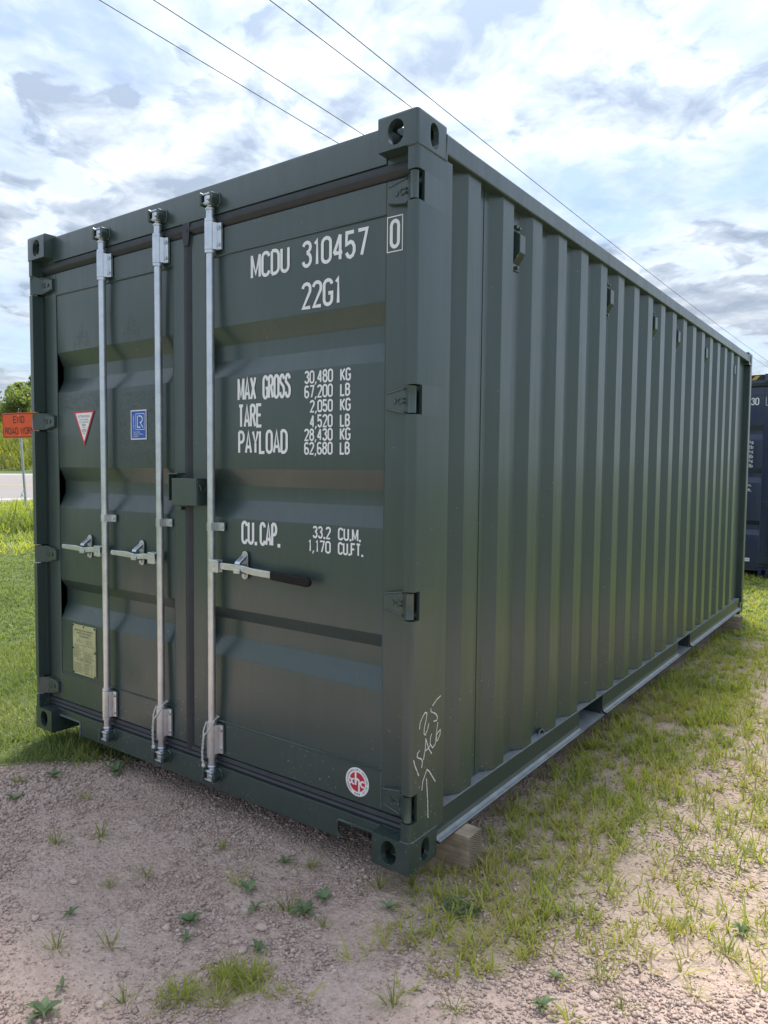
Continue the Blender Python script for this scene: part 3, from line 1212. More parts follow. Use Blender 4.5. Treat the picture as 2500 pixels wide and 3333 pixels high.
def cam_parts(flip, dH):
    """cam head and keeper at the top (flip False) or bottom of a locking bar"""
    def zf(z):
        return 2.598 - z if flip else z + dH
    cam_, keep = MB(), MB()

    def bx(mb, x0, x1, y0, y1, za, zb):
        a, b = sorted((zf(za), zf(zb)))
        mb.box(x0, x1, y0, y1, a, b)
    cam_.tube([(0, .03, zf(2.466)), (0, .03, zf(2.468)), (0, .03, zf(2.476)), (0, .03, zf(2.478)), (0, .03, zf(2.492))], [.016, .0205, .0205, .015, .0125], 14)
    bx(cam_, -.013, .013, .010, .046, 2.486, 2.524)
    bx(cam_, -.040, .022, .006, .030, 2.524, 2.532)
    bx(cam_, -.038, .026, .008, .034, 2.490, 2.4985)
    bx(cam_, .010, .030, .000, .014, 2.500, 2.516)
    keep.prism([(-.036, zf(2.484)), (.030, zf(2.480)), (.044, zf(2.495)), (.044, zf(2.530)), (.034, zf(2.542)), (-.030, zf(2.538))], 'y', .043, .0515)
    keep.prism([(.018, zf(2.492)), (.034, zf(2.488)), (.040, zf(2.510)), (.034, zf(2.534)), (.022, zf(2.534))], 'y', .006, .0435)
    keep.prism([(-.040, zf(2.500)), (-.030, zf(2.482)), (-.022, zf(2.486)), (-.022, zf(2.532)), (-.030, zf(2.540)), (-.038, zf(2.530))], 'y', .000, .0435)
    return cam_, keep


def locking_bar(parent, xr, side, dH, mat):
    rod = MB()
    rod.tube([(0, .03, .13), (0, .03, 2.468 + dH)], .0166, 20)
    o = rod.build('locking_bar', 'galv', parent, loc=(xr, 0, 0), smooth=40)
    for z0, z1 in ((.182, .312), (2.306 + dH, 2.420 + dH)):
        g_ = MB()
        g_.tube([(0, .03, z0), (0, .03, z1)], .0238, 20)
        g_.tube([(0, .03, z1 + .0012), (0, .03, z1 + .013)], .0228, 20)
        g_.tube([(0, .03, z0 - .013), (0, .03, z0 - .0012)], .0228, 20)
        g_.prism([(.010, .009), (.019, .015), (.031, .043), (.048, .047), (.048, .0555), (-.018, .0555), (-.018, .040)], 'z', z0 + .002, z1 - .004)
        g_.build('rod_guide', 'galv', o, smooth=40)
        for zz in (z0 + .022, z1 - .024):
            b = MB().cyl((.0385, .046, zz), (.0385, .039, zz), .0085, 6)
            b.build('bolt', 'galv', o)
            a = rad(212)
            c_, s_ = math.cos(a), math.sin(a)
            r_ = MB().cyl((c_ * .0228, .03 + s_ * .0228, zz), (c_ * .0252, .03 + s_ * .0252, zz), .0042, 8)
            r_.build('rivet', 'dark', o)
    c = MB()
    c.tube([(0, .03, 1.143), (0, .03, 1.178)], .0192, 20)
    c.prism([(.008, .012), (.016, .016), (.024, .046), (.058, .049), (.058, .0555), (-.016, .0555), (-.016, .04)], 'z', 1.1435, 1.1775)
    c.build('rod_clamp', 'galv', o, smooth=40)
    MB().cyl((.044, .0475, 1.160), (.044, .041, 1.160), .008, 6).build('bolt', 'galv', o)
    a = rad(212)
    MB().cyl((math.cos(a) * .018, .03 + math.sin(a) * .018, 1.161), (math.cos(a) * .021, .03 + math.sin(a) * .021, 1.161), .004, 8).build('rivet', 'dark', o)
    for flip in (False, True):
        cm, kp = cam_parts(flip, dH)
        cm.build('cam', 'galv', o, bevel=.003)
        kp.build('cam_keeper', mat, o, bevel=.004)
    sg = side
    if side < 0:
        hub = (-.060, -.012)
        cx = -.168
        bar = [(-.030, .986), (-.030, 1.013), (-.10, 1.014), (-.165, 1.006), (-.23, 1.013), (-.355, 1.011), (-.362, 1.0), (-.355, .989), (-.23, .986), (-.165, .982), (-.10, .988)]
    else:
        hub = (.010, .068)
        cx = .180
        bar = [(.050, .986), (.050, 1.014), (.165, 1.014), (.215, 1.012), (.26, 1.006), (.368, 1.002), (.368, .974), (.26, .978), (.215, .985), (.165, .987)]
    h = MB().box(hub[0], hub[1], .004, .011, .972, 1.024)
    h.box(hub[0], hub[1], .026, .033, .972, 1.024)
    h.box(hub[0], hub[1], .011, .026, 1.0165, 1.0235)
    h.build('handle_hub', 'galv', o, bevel=.0025)
    mx = sum(hub) / 2
    MB().cyl((mx, .004, 1.0), (mx, .001, 1.0), .007, 10).build('bolt', 'galv', o)
    MB().prism(bar, 'y', .0135, .0225).build('handle', 'galv', o, bevel=.003)
    if side > 0:
        MB().prism([(.362, .970), (.362, 1.006), (.555, .998), (.572, .990), (.575, .975), (.565, .962), (.55, .960)], 'y', .009, .027).build('grip', 'black', o, bevel=.007, seg=3)
    n = 10
    st = [(cx + .017 * math.cos(math.pi * i / n), 1.050 + .017 * math.sin(math.pi * i / n)) for i in range(n + 1)] + \
         [(cx - .017 * math.cos(math.pi * i / n), .967 - .017 * math.sin(math.pi * i / n)) for i in range(n + 1)]
    k = MB().prism(st, 'y', .050, .0565)
    k.prism([(.008, 1.016), (.012, 1.026), (.0495, 1.052), (.0495, 1.034), (.02, 1.016)], 'x', cx - .016, cx + .014)
    k.prism([(.006, .978), (.006, .996), (.0115, .996), (.0125, .985), (.0495, .985), (.0495, .976)], 'x', cx - .020, cx + .016)
    k.build('handle_catch', 'galv', o, bevel=.002)
    for zz in (1.050, .965):
        MB().cyl((cx, .050, zz), (cx, .043, zz), .0085, 10).build('bolt', 'galv', o)
    return o


def side_sheet_profiles():
    X1, X0 = W - .018, W - .054
    pts = [(.20, X0)]
    marks = [0]
    for k in range(19):
        y = Y0 + PITCH * k
        pts += [(y - .150, X0), (y - .095, X1), (y, X1), (y + .055, X0)]
        if k in (0, 4, 8, 12, 16):
            pts.append((y + .0925, X0))
            marks.append(len(pts) - 1)
    pts.append((L - .085, X0))
    marks.append(len(pts) - 1)
    return [pts[a:b + 1] for a, b in zip(marks[:-1], marks[1:])]


def rail_bottom(parent):
    """bottom side rail: web, out-turned lower flange, two fork pockets"""
    for x_off, sc in ((0, 1), (W, -1)):
        def bx(mb):
            if sc < 0:
                mb.v = [(W - p[0], p[1], p[2]) for p in mb.v]
            return mb
        prof = [(W - .060, .163), (W - .012, .163), (W - .012, .088), (W - .008, .072), (W, .0635), (W + .012, .0615),
                (W + .014, .058), (W + .012, .0525), (W - .004, .0525), (W - .016, .060), (W - .019, .080), (W - .019, .156), (W - .060, .156)]
        mb = MB()
        for y0, y1 in ((.178, 1.60), (1.955, 3.57), (3.925, L - .17)):
            mb.prism([(x, z) for x, z in prof], 'y', y0, y1)
        for y0, y1 in ((1.60, 1.955), (3.57, 3.925)):
            mb.box(W - .060, W - .0125, y0, y1, .1565, .1625)
        o = bx(mb).build('bottom_side_rail', 'ledge', parent, bevel=.0015)
        for y0, y1 in ((1.60, 1.955), (3.57, 3.925)):
            p = MB().box(W - .62, W + .006, y0 - .004, y1 + .004, .0465, .0520)
            p.box(W - .62, W - .022, y1 - .002, y1 + .004, .0525, .155)
            p.box(W - .62, W - .022, y0 - .004, y0 + .002, .0525, .155)
            bx(p).build('fork_pocket', 'ledge', o)


def vent(parent, y):
    x = W - .054
    b = MB().box(x, x + .006, y - .038, y + .030, 2.250, 2.447)
    o = b.build('vent', M_CUR[0], parent, bevel=.002)
    c = MB()
    c.prism([(x + .006, 2.412), (x + .036, 2.392), (x + .036, 2.320), (x + .0062, 2.276)], 'y', y - .030, y + .022)
    cv = c.build('cover', M_CUR[0], o, bevel=.003)
    # perforated lower face
    g_ = MB()
    e0, e1 = Vector((x + .036, 0, 2.320)), Vector((x + .0062, 0, 2.276))
    nrm = Vector((e1 - e0).normalized().cross(Vector((0, 1, 0))))
    if nrm.x < 0:
        nrm = -nrm
    for i in range(7):
        for j in range(6):
            p = e0.lerp(e1, (i + .8) / 7.6) + Vector((0, y - .024 + j * .0085, 0)) + nrm * .0006
            d = (e1 - e0).normalized() * .0020
            w_ = Vector((0, .0026, 0))
            g_.add([p - d - w_, p - d + w_, p + d + w_, p + d - w_], [(0, 1, 2, 3)])
    g_.build('grille', 'dark', o)
    for yy, zz in ((y - .018, 2.428), (y + .010, 2.428), (y - .006, 2.262)):
        MB().box(x + .006, x + .018, yy - .008, yy + .008, zz - .007, zz + .007).build('lug', M_CUR[0], o, bevel=.002)
    return o


M_CUR = ['paint']


def make_container(name, loc, H, mat, hz, ribs, detail=True):
    root = empty(name, loc)
    dH = H - 2.591
    M_CUR[0] = mat
    cm = casting_mesh(mat)
    for sx, x in ((1, W), (-1, 0)):
        for sy, y in ((1, 0), (-1, L)):
            for sz, z in ((1, H), (-1, 0)):
                link('corner_casting', cm, root, (x, y, z), (sx, sy, sz))
    pm = post_mesh(H, hz)
    p1 = pm.build('corner_post', mat, root, smooth=28)
    link('corner_post', p1.data, root, (W, 0, 0), (-1, 1, 1))
    for zz in (H - .119, .1185):
        MB().tube([(W - .042, .0025, zz), (W - .012, .0025, zz), (W - .0005, .014, zz), (W - .0005, .176, zz)], .0042, 6).build('weld_bead', mat, root)
    MB().tube([(W - .001, .1795, H - .119), (W - .001, .1795, H - .03)], .0035, 6).build('weld_bead', mat, root)
    for x0, x1 in ((W - .10, W - .0015), (.0015, .10)):
        MB().box(x0, x1, L - .085, L - .003, .118, H - .118).build('corner_post', mat, root, bevel=.008)
    # header and sill of the door end
    hd = MB().prism([(.050, 2.456 + dH), (.050, 2.570 + dH), (.053, 2.580 + dH), (.062, 2.585 + dH), (.13, 2.586 + dH), (.13, 2.452 + dH), (.064, 2.452 + dH)], 'x', .162, W - .162)
    hd.box(.05, .162, .055, .13, 2.452 + dH, 2.4725 + dH)
    hd.box(W - .162, W - .05, .055, .13, 2.452 + dH, 2.4725 + dH)
    hd.build('door_header', mat, root, smooth=30)
    sill = MB().prism([(.162, .088), (.352, .088), (.352, .016), (2.080, .016), (2.080, .088), (2.276, .088), (2.276, .1215), (.162, .1215)], 'y', .050, .058)
    sill.box(.05, W - .05, .058, .125, .118, .1215)
    sill.box(.3525, 2.0795, .118, .125, .016, .118)
    so_ = sill.build('door_sill', mat, root, bevel=.002)
    for pts in ([(.165, .0495, .087), (.345, .0495, .087), (.3515, .0495, .080), (.3515, .0495, .016)], [(2.273, .0495, .087), (2.087, .0495, .087), (2.0805, .0495, .080), (2.0805, .0495, .016)]):
        MB().tube(pts, .0065, 8).build('sill_rim', mat, so_)
    # roof, floor, back wall
    MB().box(.055, W - .055, .125, L - .06, 2.560 + dH, 2.568 + dH).build('roof', mat, root)
    MB().box(.06, W - .06, .13, L - .06, .1635, .19).build('floor', mat, root)
    MB().box(.10, W - .10, L - .055, L - .050, .118, 2.55 + dH).build('back_wall', mat, root)
    MB().box(.162, W - .162, L - .06, L - .004, .016, .12).build('rear_sill', mat, root, bevel=.004)
    MB().box(.162, W - .162, L - .06, L - .004, 2.48 + dH, 2.585 + dH).build('rear_header', mat, root, bevel=.004)
    for k in range(14):
        y = .42 + k * .40
        MB().box(.07, W - .07, y, y + .045, .045, .163).build('cross_member', mat, root)
    # top rails
    for x0, x1 in ((W - .060, W - .002), (.002, .060)):
        MB().box(x0, x1, .178, L - .178, 2.497 + dH, 2.5665 + dH).build('top_side_rail', mat, root, bevel=.006, seg=3)
    rail_bottom(root)
    for prof in side_sheet_profiles():
        n = len(prof)
        z0, z1 = .1636, 2.512 + dH
        vs = [(x, y, z0) for y, x in prof] + [(x - .003, y, z0) for y, x in prof] + [(x, y, z1) for y, x in prof] + [(x - .003, y, z1) for y, x in prof]
        fs = []
        for i in range(n - 1):
            fs += [(i, i + 1, 2 * n + i + 1, 2 * n + i), (n + i + 1, n + i, 3 * n + i, 3 * n + i + 1), (i + 1, i, n + i, n + i + 1), (2 * n + i, 2 * n + i + 1, 3 * n + i + 1, 3 * n + i)]
        fs += [(0, 2 * n, 3 * n, n), (n - 1, 2 * n - 1, 4 * n - 1, 3 * n - 1)]
        s = MB().add(vs, fs).build('side_sheet', mat, root, bevel=.0028, seg=2, ang=25)
        lo = link('side_sheet', s.data, root, (W, 0, 0), (-1, 1, 1))
        # weld along the joint
        y, x = prof[-1]
        if y < L - .2:
            MB().box(x - .001, x + .0022, y - .003, y + .003, .165, 2.497 + dH).build('weld_seam', mat, root)
    for k in (1, 5, 8, 10, 13, 17):
        vent(root, Y0 + PITCH * k + .0925)
    # gaskets: rubber strips round both doors
    def gasket(mb):
        return mb.build('gasket', 'rubber', root, smooth=35)
    gasket(MB().prism([(.0545, 2.452 + dH), (.0530, 2.4505 + dH), (.0485, 2.424 + dH), (.0500, 2.420 + dH), (.072, 2.401 + dH), (.1, 2.401 + dH), (.1, 2.452 + dH)], 'x', .045, W - .045))
    gasket(MB().prism([(.059, .1215), (.054, .134), (.060, .142), (.055, .152), (.059, .166), (.070, .169), (.1, .169), (.1, .1215)], 'x', .045, W - .045))
    gasket(MB().prism([(1.190, .060), (1.193, .056), (1.198, .053), (1.2135, .050), (1.2165, .051), (1.2330, .066), (1.2365, .070), (1.2365, .1), (1.190, .1)], 'z', .150, 2.4255 + dH))
    gasket(MB().box(.050, .0605, .064, .1, .169, 2.401 + dH))
    gasket(MB().box(2.3865, 2.388, .064, .1, .169, 2.401 + dH))
    kn = MB().prism([(1.192, 2.455 + dH), (1.192, 2.400 + dH), (1.2005, 2.36 + dH), (1.228, 2.36 + dH), (1.236, 2.400 + dH), (1.24, 2.455 + dH)], 'y', .0475, .0535)
    kn.cyl((1.216, .0475, 2.425 + dH), (1.216, .0455, 2.425 + dH), .009, 12)
    gasket(kn)
    # doors
    doors = []
    for i, (xa, xb, xc, xd) in enumerate(((.061, .165, 1.110, 1.1895), (1.237, 1.330, 2.270, 2.386))):
        d = empty('door', (0, 0, 0))
        d.parent = root
        st = MB().box(xa, xb, .060, .1, .1695, 2.4005 + dH)
        st.build('stile', mat, d, bevel=.004)
        MB().box(xc, xd, .060, .1, .1695, 2.4005 + dH).build('stile', mat, d, bevel=.004)
        MB().box(xb, xc, .0605, .1, 2.289 + dH, 2.4003 + dH).build('top_rail', mat, d, bevel=.003)
        MB().box(xb, xc, .0605, .1, .1697, .319).build('bottom_rail', mat, d, bevel=.003)
        mb = MB().prism(rib_profile(ribs, .319, 2.289 + dH, .0632, .033), 'x', xb, xc)
        p = mb.build('panel', mat, d, bevel=.010, seg=3, ang=20)
        p.data.polygons.foreach_set('use_smooth', [True] * len(p.data.polygons))
        p.data.set_sharp_from_angle(angle=rad(60))
        # weld beads where the sheet meets the frame
        for zz in (2.289 + dH, .319):
            MB().tube([(xb + .002, .0618, zz), (xc - .002, .0618, zz)], .0038, 6).build('weld_bead', mat, d)
        for xx in (xb, xc):
            MB().tube([(xx, .0618, .175), (xx, .0618, 2.395 + dH)], .0020, 5).build('weld_bead', mat, d)
        hm = hinge_mb()
        hg = None
        for c in hz:
            if i == 1:
                if hg is None:
                    hg = hm.build('hinge', mat, d, bevel=.002, loc=(0, 0, c))
                else:
                    h2 = hg.copy()
                    col.objects.link(h2)
                    h2.parent = d
                    h2.location = (0, 0, c)
            else:
                if hg is None:
                    hg = hm.build('hinge', mat, d, bevel=.002, loc=(W, 0, c))
                    hg.scale = (-1, 1, 1)
                else:
                    h2 = hg.copy()
                    col.objects.link(h2)
                    h2.parent = d
                    h2.location = (W, 0, c)
        doors.append(d)
    locking_bar(root, .622, -1, dH, mat)
    locking_bar(root, 1.047, -1, dH, mat)
    locking_bar(root, 1.392, 1, dH, mat)
    return root, doors


RIBS = [(1.995, 1.922, 1.858, 1.787), (1.404, 1.334, 1.274, 1.198), (.815, .762, .688, .607)]
HZ = (2.345, 1.643, .943, .235)
green, (dl, dr) = make_container('shipping_container', (0, 0, ZB), 2.591, 'paint', HZ, RIBS)
tag(green, 'dark green steel shipping container with silver locking bars, lettered MCDU 310457', 'container')

# lock box and shield between the doors
lb = MB().box(1.165, 1.329, .003, .009, 1.246, 1.362)
lb.box(1.165, 1.329, .009, .058, 1.356, 1.362)
lb.box(1.165, 1.171, .009, .058, 1.246, 1.356)
lb.box(1.323, 1.329, .009, .0585, 1.246, 1.356)
lbo = lb.build('lock_box', 'paint', green, bevel=.003)
MB().tube([(1.3295, .018, 1.338), (1.336, .020, 1.326), (1.336, .026, 1.310), (1.336, .036, 1.304), (1.336, .046, 1.310), (1.335, .048, 1.328)], .0032, 8).build('hook', 'paint', lbo)
sbk = MB().box(1.118, 1.124, .020, .0595, 1.262, 1.384)
sbk.box(1.118, 1.186, .018, .0595, 1.378, 1.384)
sbk.build('lock_shield', 'paint', green, bevel=.002)
MB().box(1.150, 1.182, .040, .0595, 1.222, 1.236).build('lock_stop', 'paint', green, bevel=.002)
# lashing hook and a small label on the side
hk = MB().tube([(W - .040, 1.150, .1635), (W - .038, 1.160, .178), (W - .032, 1.172, .182), (W - .026, 1.178, .172), (W - .026, 1.178, .1645)], .006, 8)
hk.build('lashing_hook', 'paint', green)
MB().box(W - .0525, W - .0515, 5.60, 5.655, .92, 1.02).build('side_label', 'white', green)

# painted lettering on the doors
YP, YS, YB = .0619, .0590, .0592
def mark(parent, mb, mat='white', name='lettering'):
    return mb.build(name, mat, parent)


for tx, x0, z0, h, wd, w in (('MCDU', 1.598, 2.163, .101, .214, .0132), ('310457', 1.873, 2.165, .101, .319, .0132), ('22G1', 1.873, 2.010, .102, .197, .0132),
                             ('MAX', 1.520, 1.682, .097, .110, .0120), ('GROSS', 1.664, 1.682, .097, .156, .0120), ('TARE', 1.523, 1.572, .097, .141, .0120), ('PAYLOAD', 1.523, 1.4655, .097, .281, .0120),
                             ('30,480', 1.889, 1.730, .050, .143, .0072), ('67,200', 1.889, 1.675, .050, .143, .0072), ('2,050', 1.917, 1.6205, .048, .115, .0072),
                             ('4,520', 1.917, 1.563, .050, .115, .0072), ('28,430', 1.889, 1.513, .048, .143, .0072), ('62,680', 1.889, 1.461, .049, .143, .0072),
                             ('KG', 2.066, 1.730, .048, .051, .0072), ('LB', 2.066, 1.675, .048, .049, .0072), ('KG', 2.066, 1.6205, .048, .051, .0072),
                             ('LB', 2.066, 1.563, .048, .049, .0072), ('KG', 2.066, 1.513, .048, .051, .0072), ('LB', 2.066, 1.461, .048, .049, .0072),
                             ('CU.', 1.541, 1.094, .098, .094, .0125), ('CAP.', 1.648, 1.094, .098, .116, .0125), ('33.2', 1.934, 1.143, .048, .092, .0072), ('CU.M.', 2.060, 1.143, .048, .110, .0072),
                             ('1,170', 1.911, 1.089, .048, .115, .0072), ('CU.FT.', 2.060, 1.089, .048, .121, .0072)):
    mark(dr, letters(tx, x0, z0, h, wd, w, YP))
z_ = letters('0', 2.2865, 2.168, .100, .043, .0125, YS)
frame_rect(z_, 2.2745, 2.3415, 2.157, 2.2785, .0035, YS)
mark(dr, z_, name='check_digit')

# warning triangle
tr = MB().add([(.313, .0600, 1.687), (.405, .0600, 1.513), (.497, .0600, 1.687)], [(0, 1, 2)])
tro = mark(dl, tr, 'red', 'warning_sticker')
mark(tro, MB().add([(.3305, .0597, 1.6775), (.405, .0597, 1.536), (.4795, .0597, 1.6775)], [(0, 1, 2)]), 'white', 'sticker_face')
tt = MB()
typed(tt, 'ATTENTION', .405, 1.6595, .0115, .0594, .098)
typed(tt, 'THIS CONTAINER', .405, 1.6435, .0062, .0594, .078)
typed(tt, 'MUST BE REPAIRED', .405, 1.631, .0062, .0594, .084)
typed(tt, 'ONLY', .405, 1.6165, .0066, .0594, .027)
frame_rect(tt, .389, .421, 1.6115, 1.6215, .0012, .0594)
typed(tt, 'WITH', .405, 1.6035, .0056, .0594, .022)
typed(tt, 'CORTEN', .405, 1.5895, .0066, .0594, .034)
frame_rect(tt, .385, .425, 1.5845, 1.5945, .0012, .0594)
typed(tt, 'STEEL', .405, 1.5755, .0062, .0594, .024)
mark(tro, tt, 'ink', 'sticker_print')
# certification sticker
lr = mark(dl, rect(MB(), .794, .913, 1.537, 1.674, .0600), 'white', 'certificate_sticker')
mark(lr, rect(MB(), .799, .908, 1.542, 1.669, .0597), 'blue', 'sticker_face')
tt = MB()
typed(tt, 'CERTIFIED', .8165, 1.6165, .0085, .0594, .070, rot=math.pi / 2)
frame_rect(tt, .8315, .8985, 1.582, 1.6575, .0022, .0594)
for pl in ([(.845, 1.648), (.845, 1.594), (.868, 1.594)], [(.853, 1.646)] + [(.866 + .017 * math.cos(rad(a)), 1.631 + .015 * math.sin(rad(a))) for a in range(90, -80, -20)] + [(.866, 1.616), (.887, 1.592)]):
    v, f = ribbon(pl, .0048)
    tt.add([(a, .0593, b) for a, b in v], f)
typed(tt, 'CONTAINER', .8115, 1.5715, .0066, .0594, .054, 'l')
typed(tt, 'CERTIFICATION', .8115, 1.5615, .0066, .0594, .074, 'l')
typed(tt, 'SCHEME', .8115, 1.5515, .0066, .0594, .038, 'l')
mark(lr, tt, 'white', 'sticker_print')
# maker's roundel
CX, CZ, RR = 2.1625, .2485, .0545
xo = mark(dr, disc(MB(), CX, CZ, RR, .0590), 'white', 'maker_sticker')
mark(xo, disc(MB(), CX, CZ, RR * .675, .0587), 'red', 'sticker_face')
tt = MB()


def rb(pl, w, y=.0584):
    v, f = ribbon(pl, w)
    tt.add([(CX + a, y, CZ + b) for a, b in v], f)


rb([(-.0075, .0368), (-.0075, -.0125)], .0082)
rb([(-.006, .0005)] + [(.0005 + .0085 * math.cos(rad(a)), .002 + .009 * math.sin(rad(a))) for a in range(120, -10, -15)] + [(.009, -.0362)], .0080, .0583)
rb([(-.0135 + 0 * 1, .0075)] + [(-.0165 + .0085 * math.cos(rad(a)), -.001 + .0095 * math.sin(rad(a))) for a in range(70, 300, 18)], .0062, .0582)
rb([(-.0345 + .0085 * math.cos(rad(a)), -.001 + .0095 * math.sin(rad(a))) for a in range(110, -120, -18)], .0062, .0581)
rb([(.0265 + .0100 * math.cos(rad(a)), -.0035 + .0105 * math.sin(rad(a))) for a in range(40, 325, 18)], .0066, .0582)
mark(xo, tt, 'white', 'sticker_emblem')
tt = MB()
ring = "QINGDAO XINHUACHANG INT'L CONTAINERS CO.,LTD"
for i, ch_ in enumerate(ring):
    if ch_ == ' ':
        continue
    a = 232 - i * (284 / (len(ring) - 1))
    q = rad(a)
    typed(tt, ch_, CX + math.cos(q) * .0457, CZ + math.sin(q) * .0457, .0068 if ch_ not in ".,'" else .0018, .0586, None, 'c', q - math.pi / 2)
for k, a in enumerate((258, 270, 282)):
    q = rad(a)
    ox, oz = CX + math.cos(q) * .0455, CZ + math.sin(q) * .0455
    for dx, dz, w_, h_ in ((0, .003, .0064, .001), (0, 0, .0064, .001), (0, -.003, .0064, .001), (-.0024, 0, .001, .007), (.0016, 0, .001, .007)):
        rect(tt, ox + dx - w_ / 2, ox + dx + w_ / 2, oz + dz - h_ / 2, oz + dz + h_ / 2, .0586 - .00002 * (abs(dz) + .001 * (dx != 0)) * 1000)
mark(xo, tt, 'ink', 'sticker_print')
# approval plate
pl_ = MB().box(.282, .484, .0565, .0628, .336, .594).build('approval_plate', 'plate', dl, bevel=.001)
tt = MB()
yy = .0561
for tx, cx_, cz_, h_, w_ in (('APPROVED FOR TRANSPORT', .384, .5665, .0085, .172), ('UNDER CUSTOMS SEAL', .384, .5525, .0085, .135), ('C/BC 10078 LR2023', .384, .5375, .0055, .072),
                             ('TYPE', .336, .5175, .005, .02), ('MANUFACTURER', .425, .5175, .0045, .06), ("OF THE CONTAINER", .425, .5085, .0045, .055), ('CSC SAFETY APPROVAL', .384, .4145, .009, .135)):
    typed(tt, tx, cx_, cz_, h_, yy, w_)
for r_ in ((.340, .428, .5325, .5425), (.312, .366, .5045, .5125), (.400, .462, .4945, .5035), (.346, .440, .3985, .408), (.452, .478, .345, .398), (.380, .448, .346, .396)):
    frame_rect(tt, *r_, .0009, yy)
for x0, x1, zz in ((.285, .481, .490), (.285, .481, .424), (.378, .481, .460)):
    rect(tt, x0, x1, zz, zz + .0011, yy)
rect(tt, .378, .3791, .425, .490, yy)
for r_ in range(6):
    typed(tt, 'IIIIIIIIIIIIIIII', .288, .482 - r_ * .0098, .0042, yy, .05 + .03 * ((r_ * 37) % 5) / 5, 'l')
for r_ in range(4):
    typed(tt, 'IIIIIIIIIIIIIIII', .384, .452 - r_ * .0075, .0042, yy, .06 + .03 * ((r_ * 23) % 5) / 5, 'l')
for r_ in range(5):
    typed(tt, 'IIIIIIIIIIIIIIIIIIII', .288, .391 - r_ * .0105, .0046, yy, .07 + .018 * ((r_ * 13) % 4) / 4, 'l')
    typed(tt, 'IIIIIIIIIIII', .385, .391 - r_ * .0105, .0046, yy, .035 + .022 * ((r_ * 11) % 4) / 4, 'l')
mark(pl_, tt, 'ink', 'plate_print')
for px_, pz_ in ((.287, .588), (.383, .588), (.479, .588), (.2845, .468), (.481, .468), (.287, .342), (.479, .342)):
    MB().cyl((px_, .0565, pz_), (px_, .0525, pz_), .0052, 8, .003).build('rivet', 'dark', pl_)
# traces of peeled-off stickers
for cx_, zt, zb, wv in ((.395, 2.145, 2.005, .085), (.800, 2.135, 2.000, .085)):
    mark(dl, MB().add([(cx_, .0622, zt), (cx_ - wv, .0622, zb), (cx_ + wv, .0622, zb)], [(0, 1, 2)]), 'residue', 'glue_trace')
for x0, x1, z0, z1 in ((.23, .55, 1.69, 1.775), (.70, .98, 1.42, 1.76)):
    mark(dl, rect(MB(), x0, x1, z0, z1, .0622), 'residue', 'glue_trace')

# chalk writing on the side of the near corner post
CHALK = [[(0.1903, 0.595), (0.1636, 0.5872), (0.1361, 0.5716)], [(0.1245, 0.5653), (0.1262, 0.5536), (0.1579, 0.5375), (0.1709, 0.5226), (0.1656, 0.5107), (0.1445, 0.5135)],
         [(0.0533, 0.5099), (0.056, 0.5319), (0.0722, 0.5495), (0.0886, 0.561), (0.0995, 0.5551), (0.096, 0.5356), (0.0832, 0.5057), (0.0824, 0.4855), (0.0906, 0.4794), (0.105, 0.4957), (0.1134, 0.5158)],
         [(0.0175, 0.4138), (0.0266, 0.3903), (0.0524, 0.3456)], [(0.0569, 0.4351), (0.042, 0.4294), (0.0403, 0.4152), (0.0657, 0.4016), (0.0746, 0.3894), (0.0697, 0.3687)],
         [(0.0805, 0.3931), (0.0917, 0.4324), (0.0942, 0.4671)], [(0.0943, 0.4653), (0.1122, 0.4261), (0.1349, 0.3983)], [(0.092, 0.4212), (0.1122, 0.4261), (0.1223, 0.4324)],
         [(0.133, 0.4726), (0.1237, 0.4584), (0.1222, 0.4381), (0.14, 0.4183), (0.1572, 0.4275), (0.1672, 0.4512)],
         [(0.1601, 0.4514), (0.1739, 0.4645), (0.1915, 0.4709), (0.1885, 0.4526), (0.1711, 0.4347), (0.1603, 0.4417), (0.1633, 0.4637), (0.1729, 0.503)],
         [(0.1153, 0.1721), (0.1114, 0.2339), (0.1012, 0.3206)], [(0.0717, 0.2867), (0.0776, 0.3175), (0.1038, 0.3517), (0.1177, 0.3414), (0.1608, 0.2886)]]
tt = MB()
for i, pl in enumerate(CHALK):
    P = []
    for a, b in zip(pl[:-1], pl[1:]):
        for k in range(4):
            P.append((a[0] + (b[0] - a[0]) * k / 4, a[1] + (b[1] - a[1]) * k / 4))
    P.append(pl[-1])
    v, f = ribbon(P, .0042)
    tt.add([(W + .0006 + .00005 * i, a, b) for a, b in v], f)
tt.build('chalk_writing', 'chalk', green)


# ------------------------------------------------------------------ the second container
RIBS2 = [(2.17, 2.10, 2.04, 1.965), (1.55, 1.48, 1.42, 1.345), (.80, .735, .665, .592)]
NX, NY = 2.190 - W, 9.53
navy, (nl, nr) = make_container('shipping_container', (NX, NY, 0.02), 2.896, 'navy', (2.60, 1.87, 1.05, .235), RIBS2)
tag(navy, 'navy blue shipping container with yellow hazard stripes standing behind the green one', 'container')
hz_ = MB()
for k in range(15):
    x0 = .20 + k * .135
    hz_.add([(x0, .0488, 2.81), (x0 + .06, .0488, 2.81), (x0 + .115, .0488, 2.868), (x0 + .055, .0488, 2.868)], [(0, 1, 2, 3)])
ho = rect(MB(), .17, 2.27, 2.805, 2.873, .0492).build('hazard_band', 'hazblack', navy)
hz_.build('hazard_stripe', 'yellow', ho)
mark(nr, letters('30', 2.095, 2.455, .105, .108, .014, YP))
mark(nr, frame_rect(MB(), 2.29, 2.36, 2.445, 2.575, .006, YS), name='check_digit')
tt = MB()
for k, tx in enumerate(('kg', 'lb', 'kg', 'lb', 'kg', 'lb')):
    typed(tt, tx, 2.125, 1.925 - k * .067, .052, YP, .05)
typed(tt, 'm.', 2.12, 1.435 - .13, .03, YP, .05)
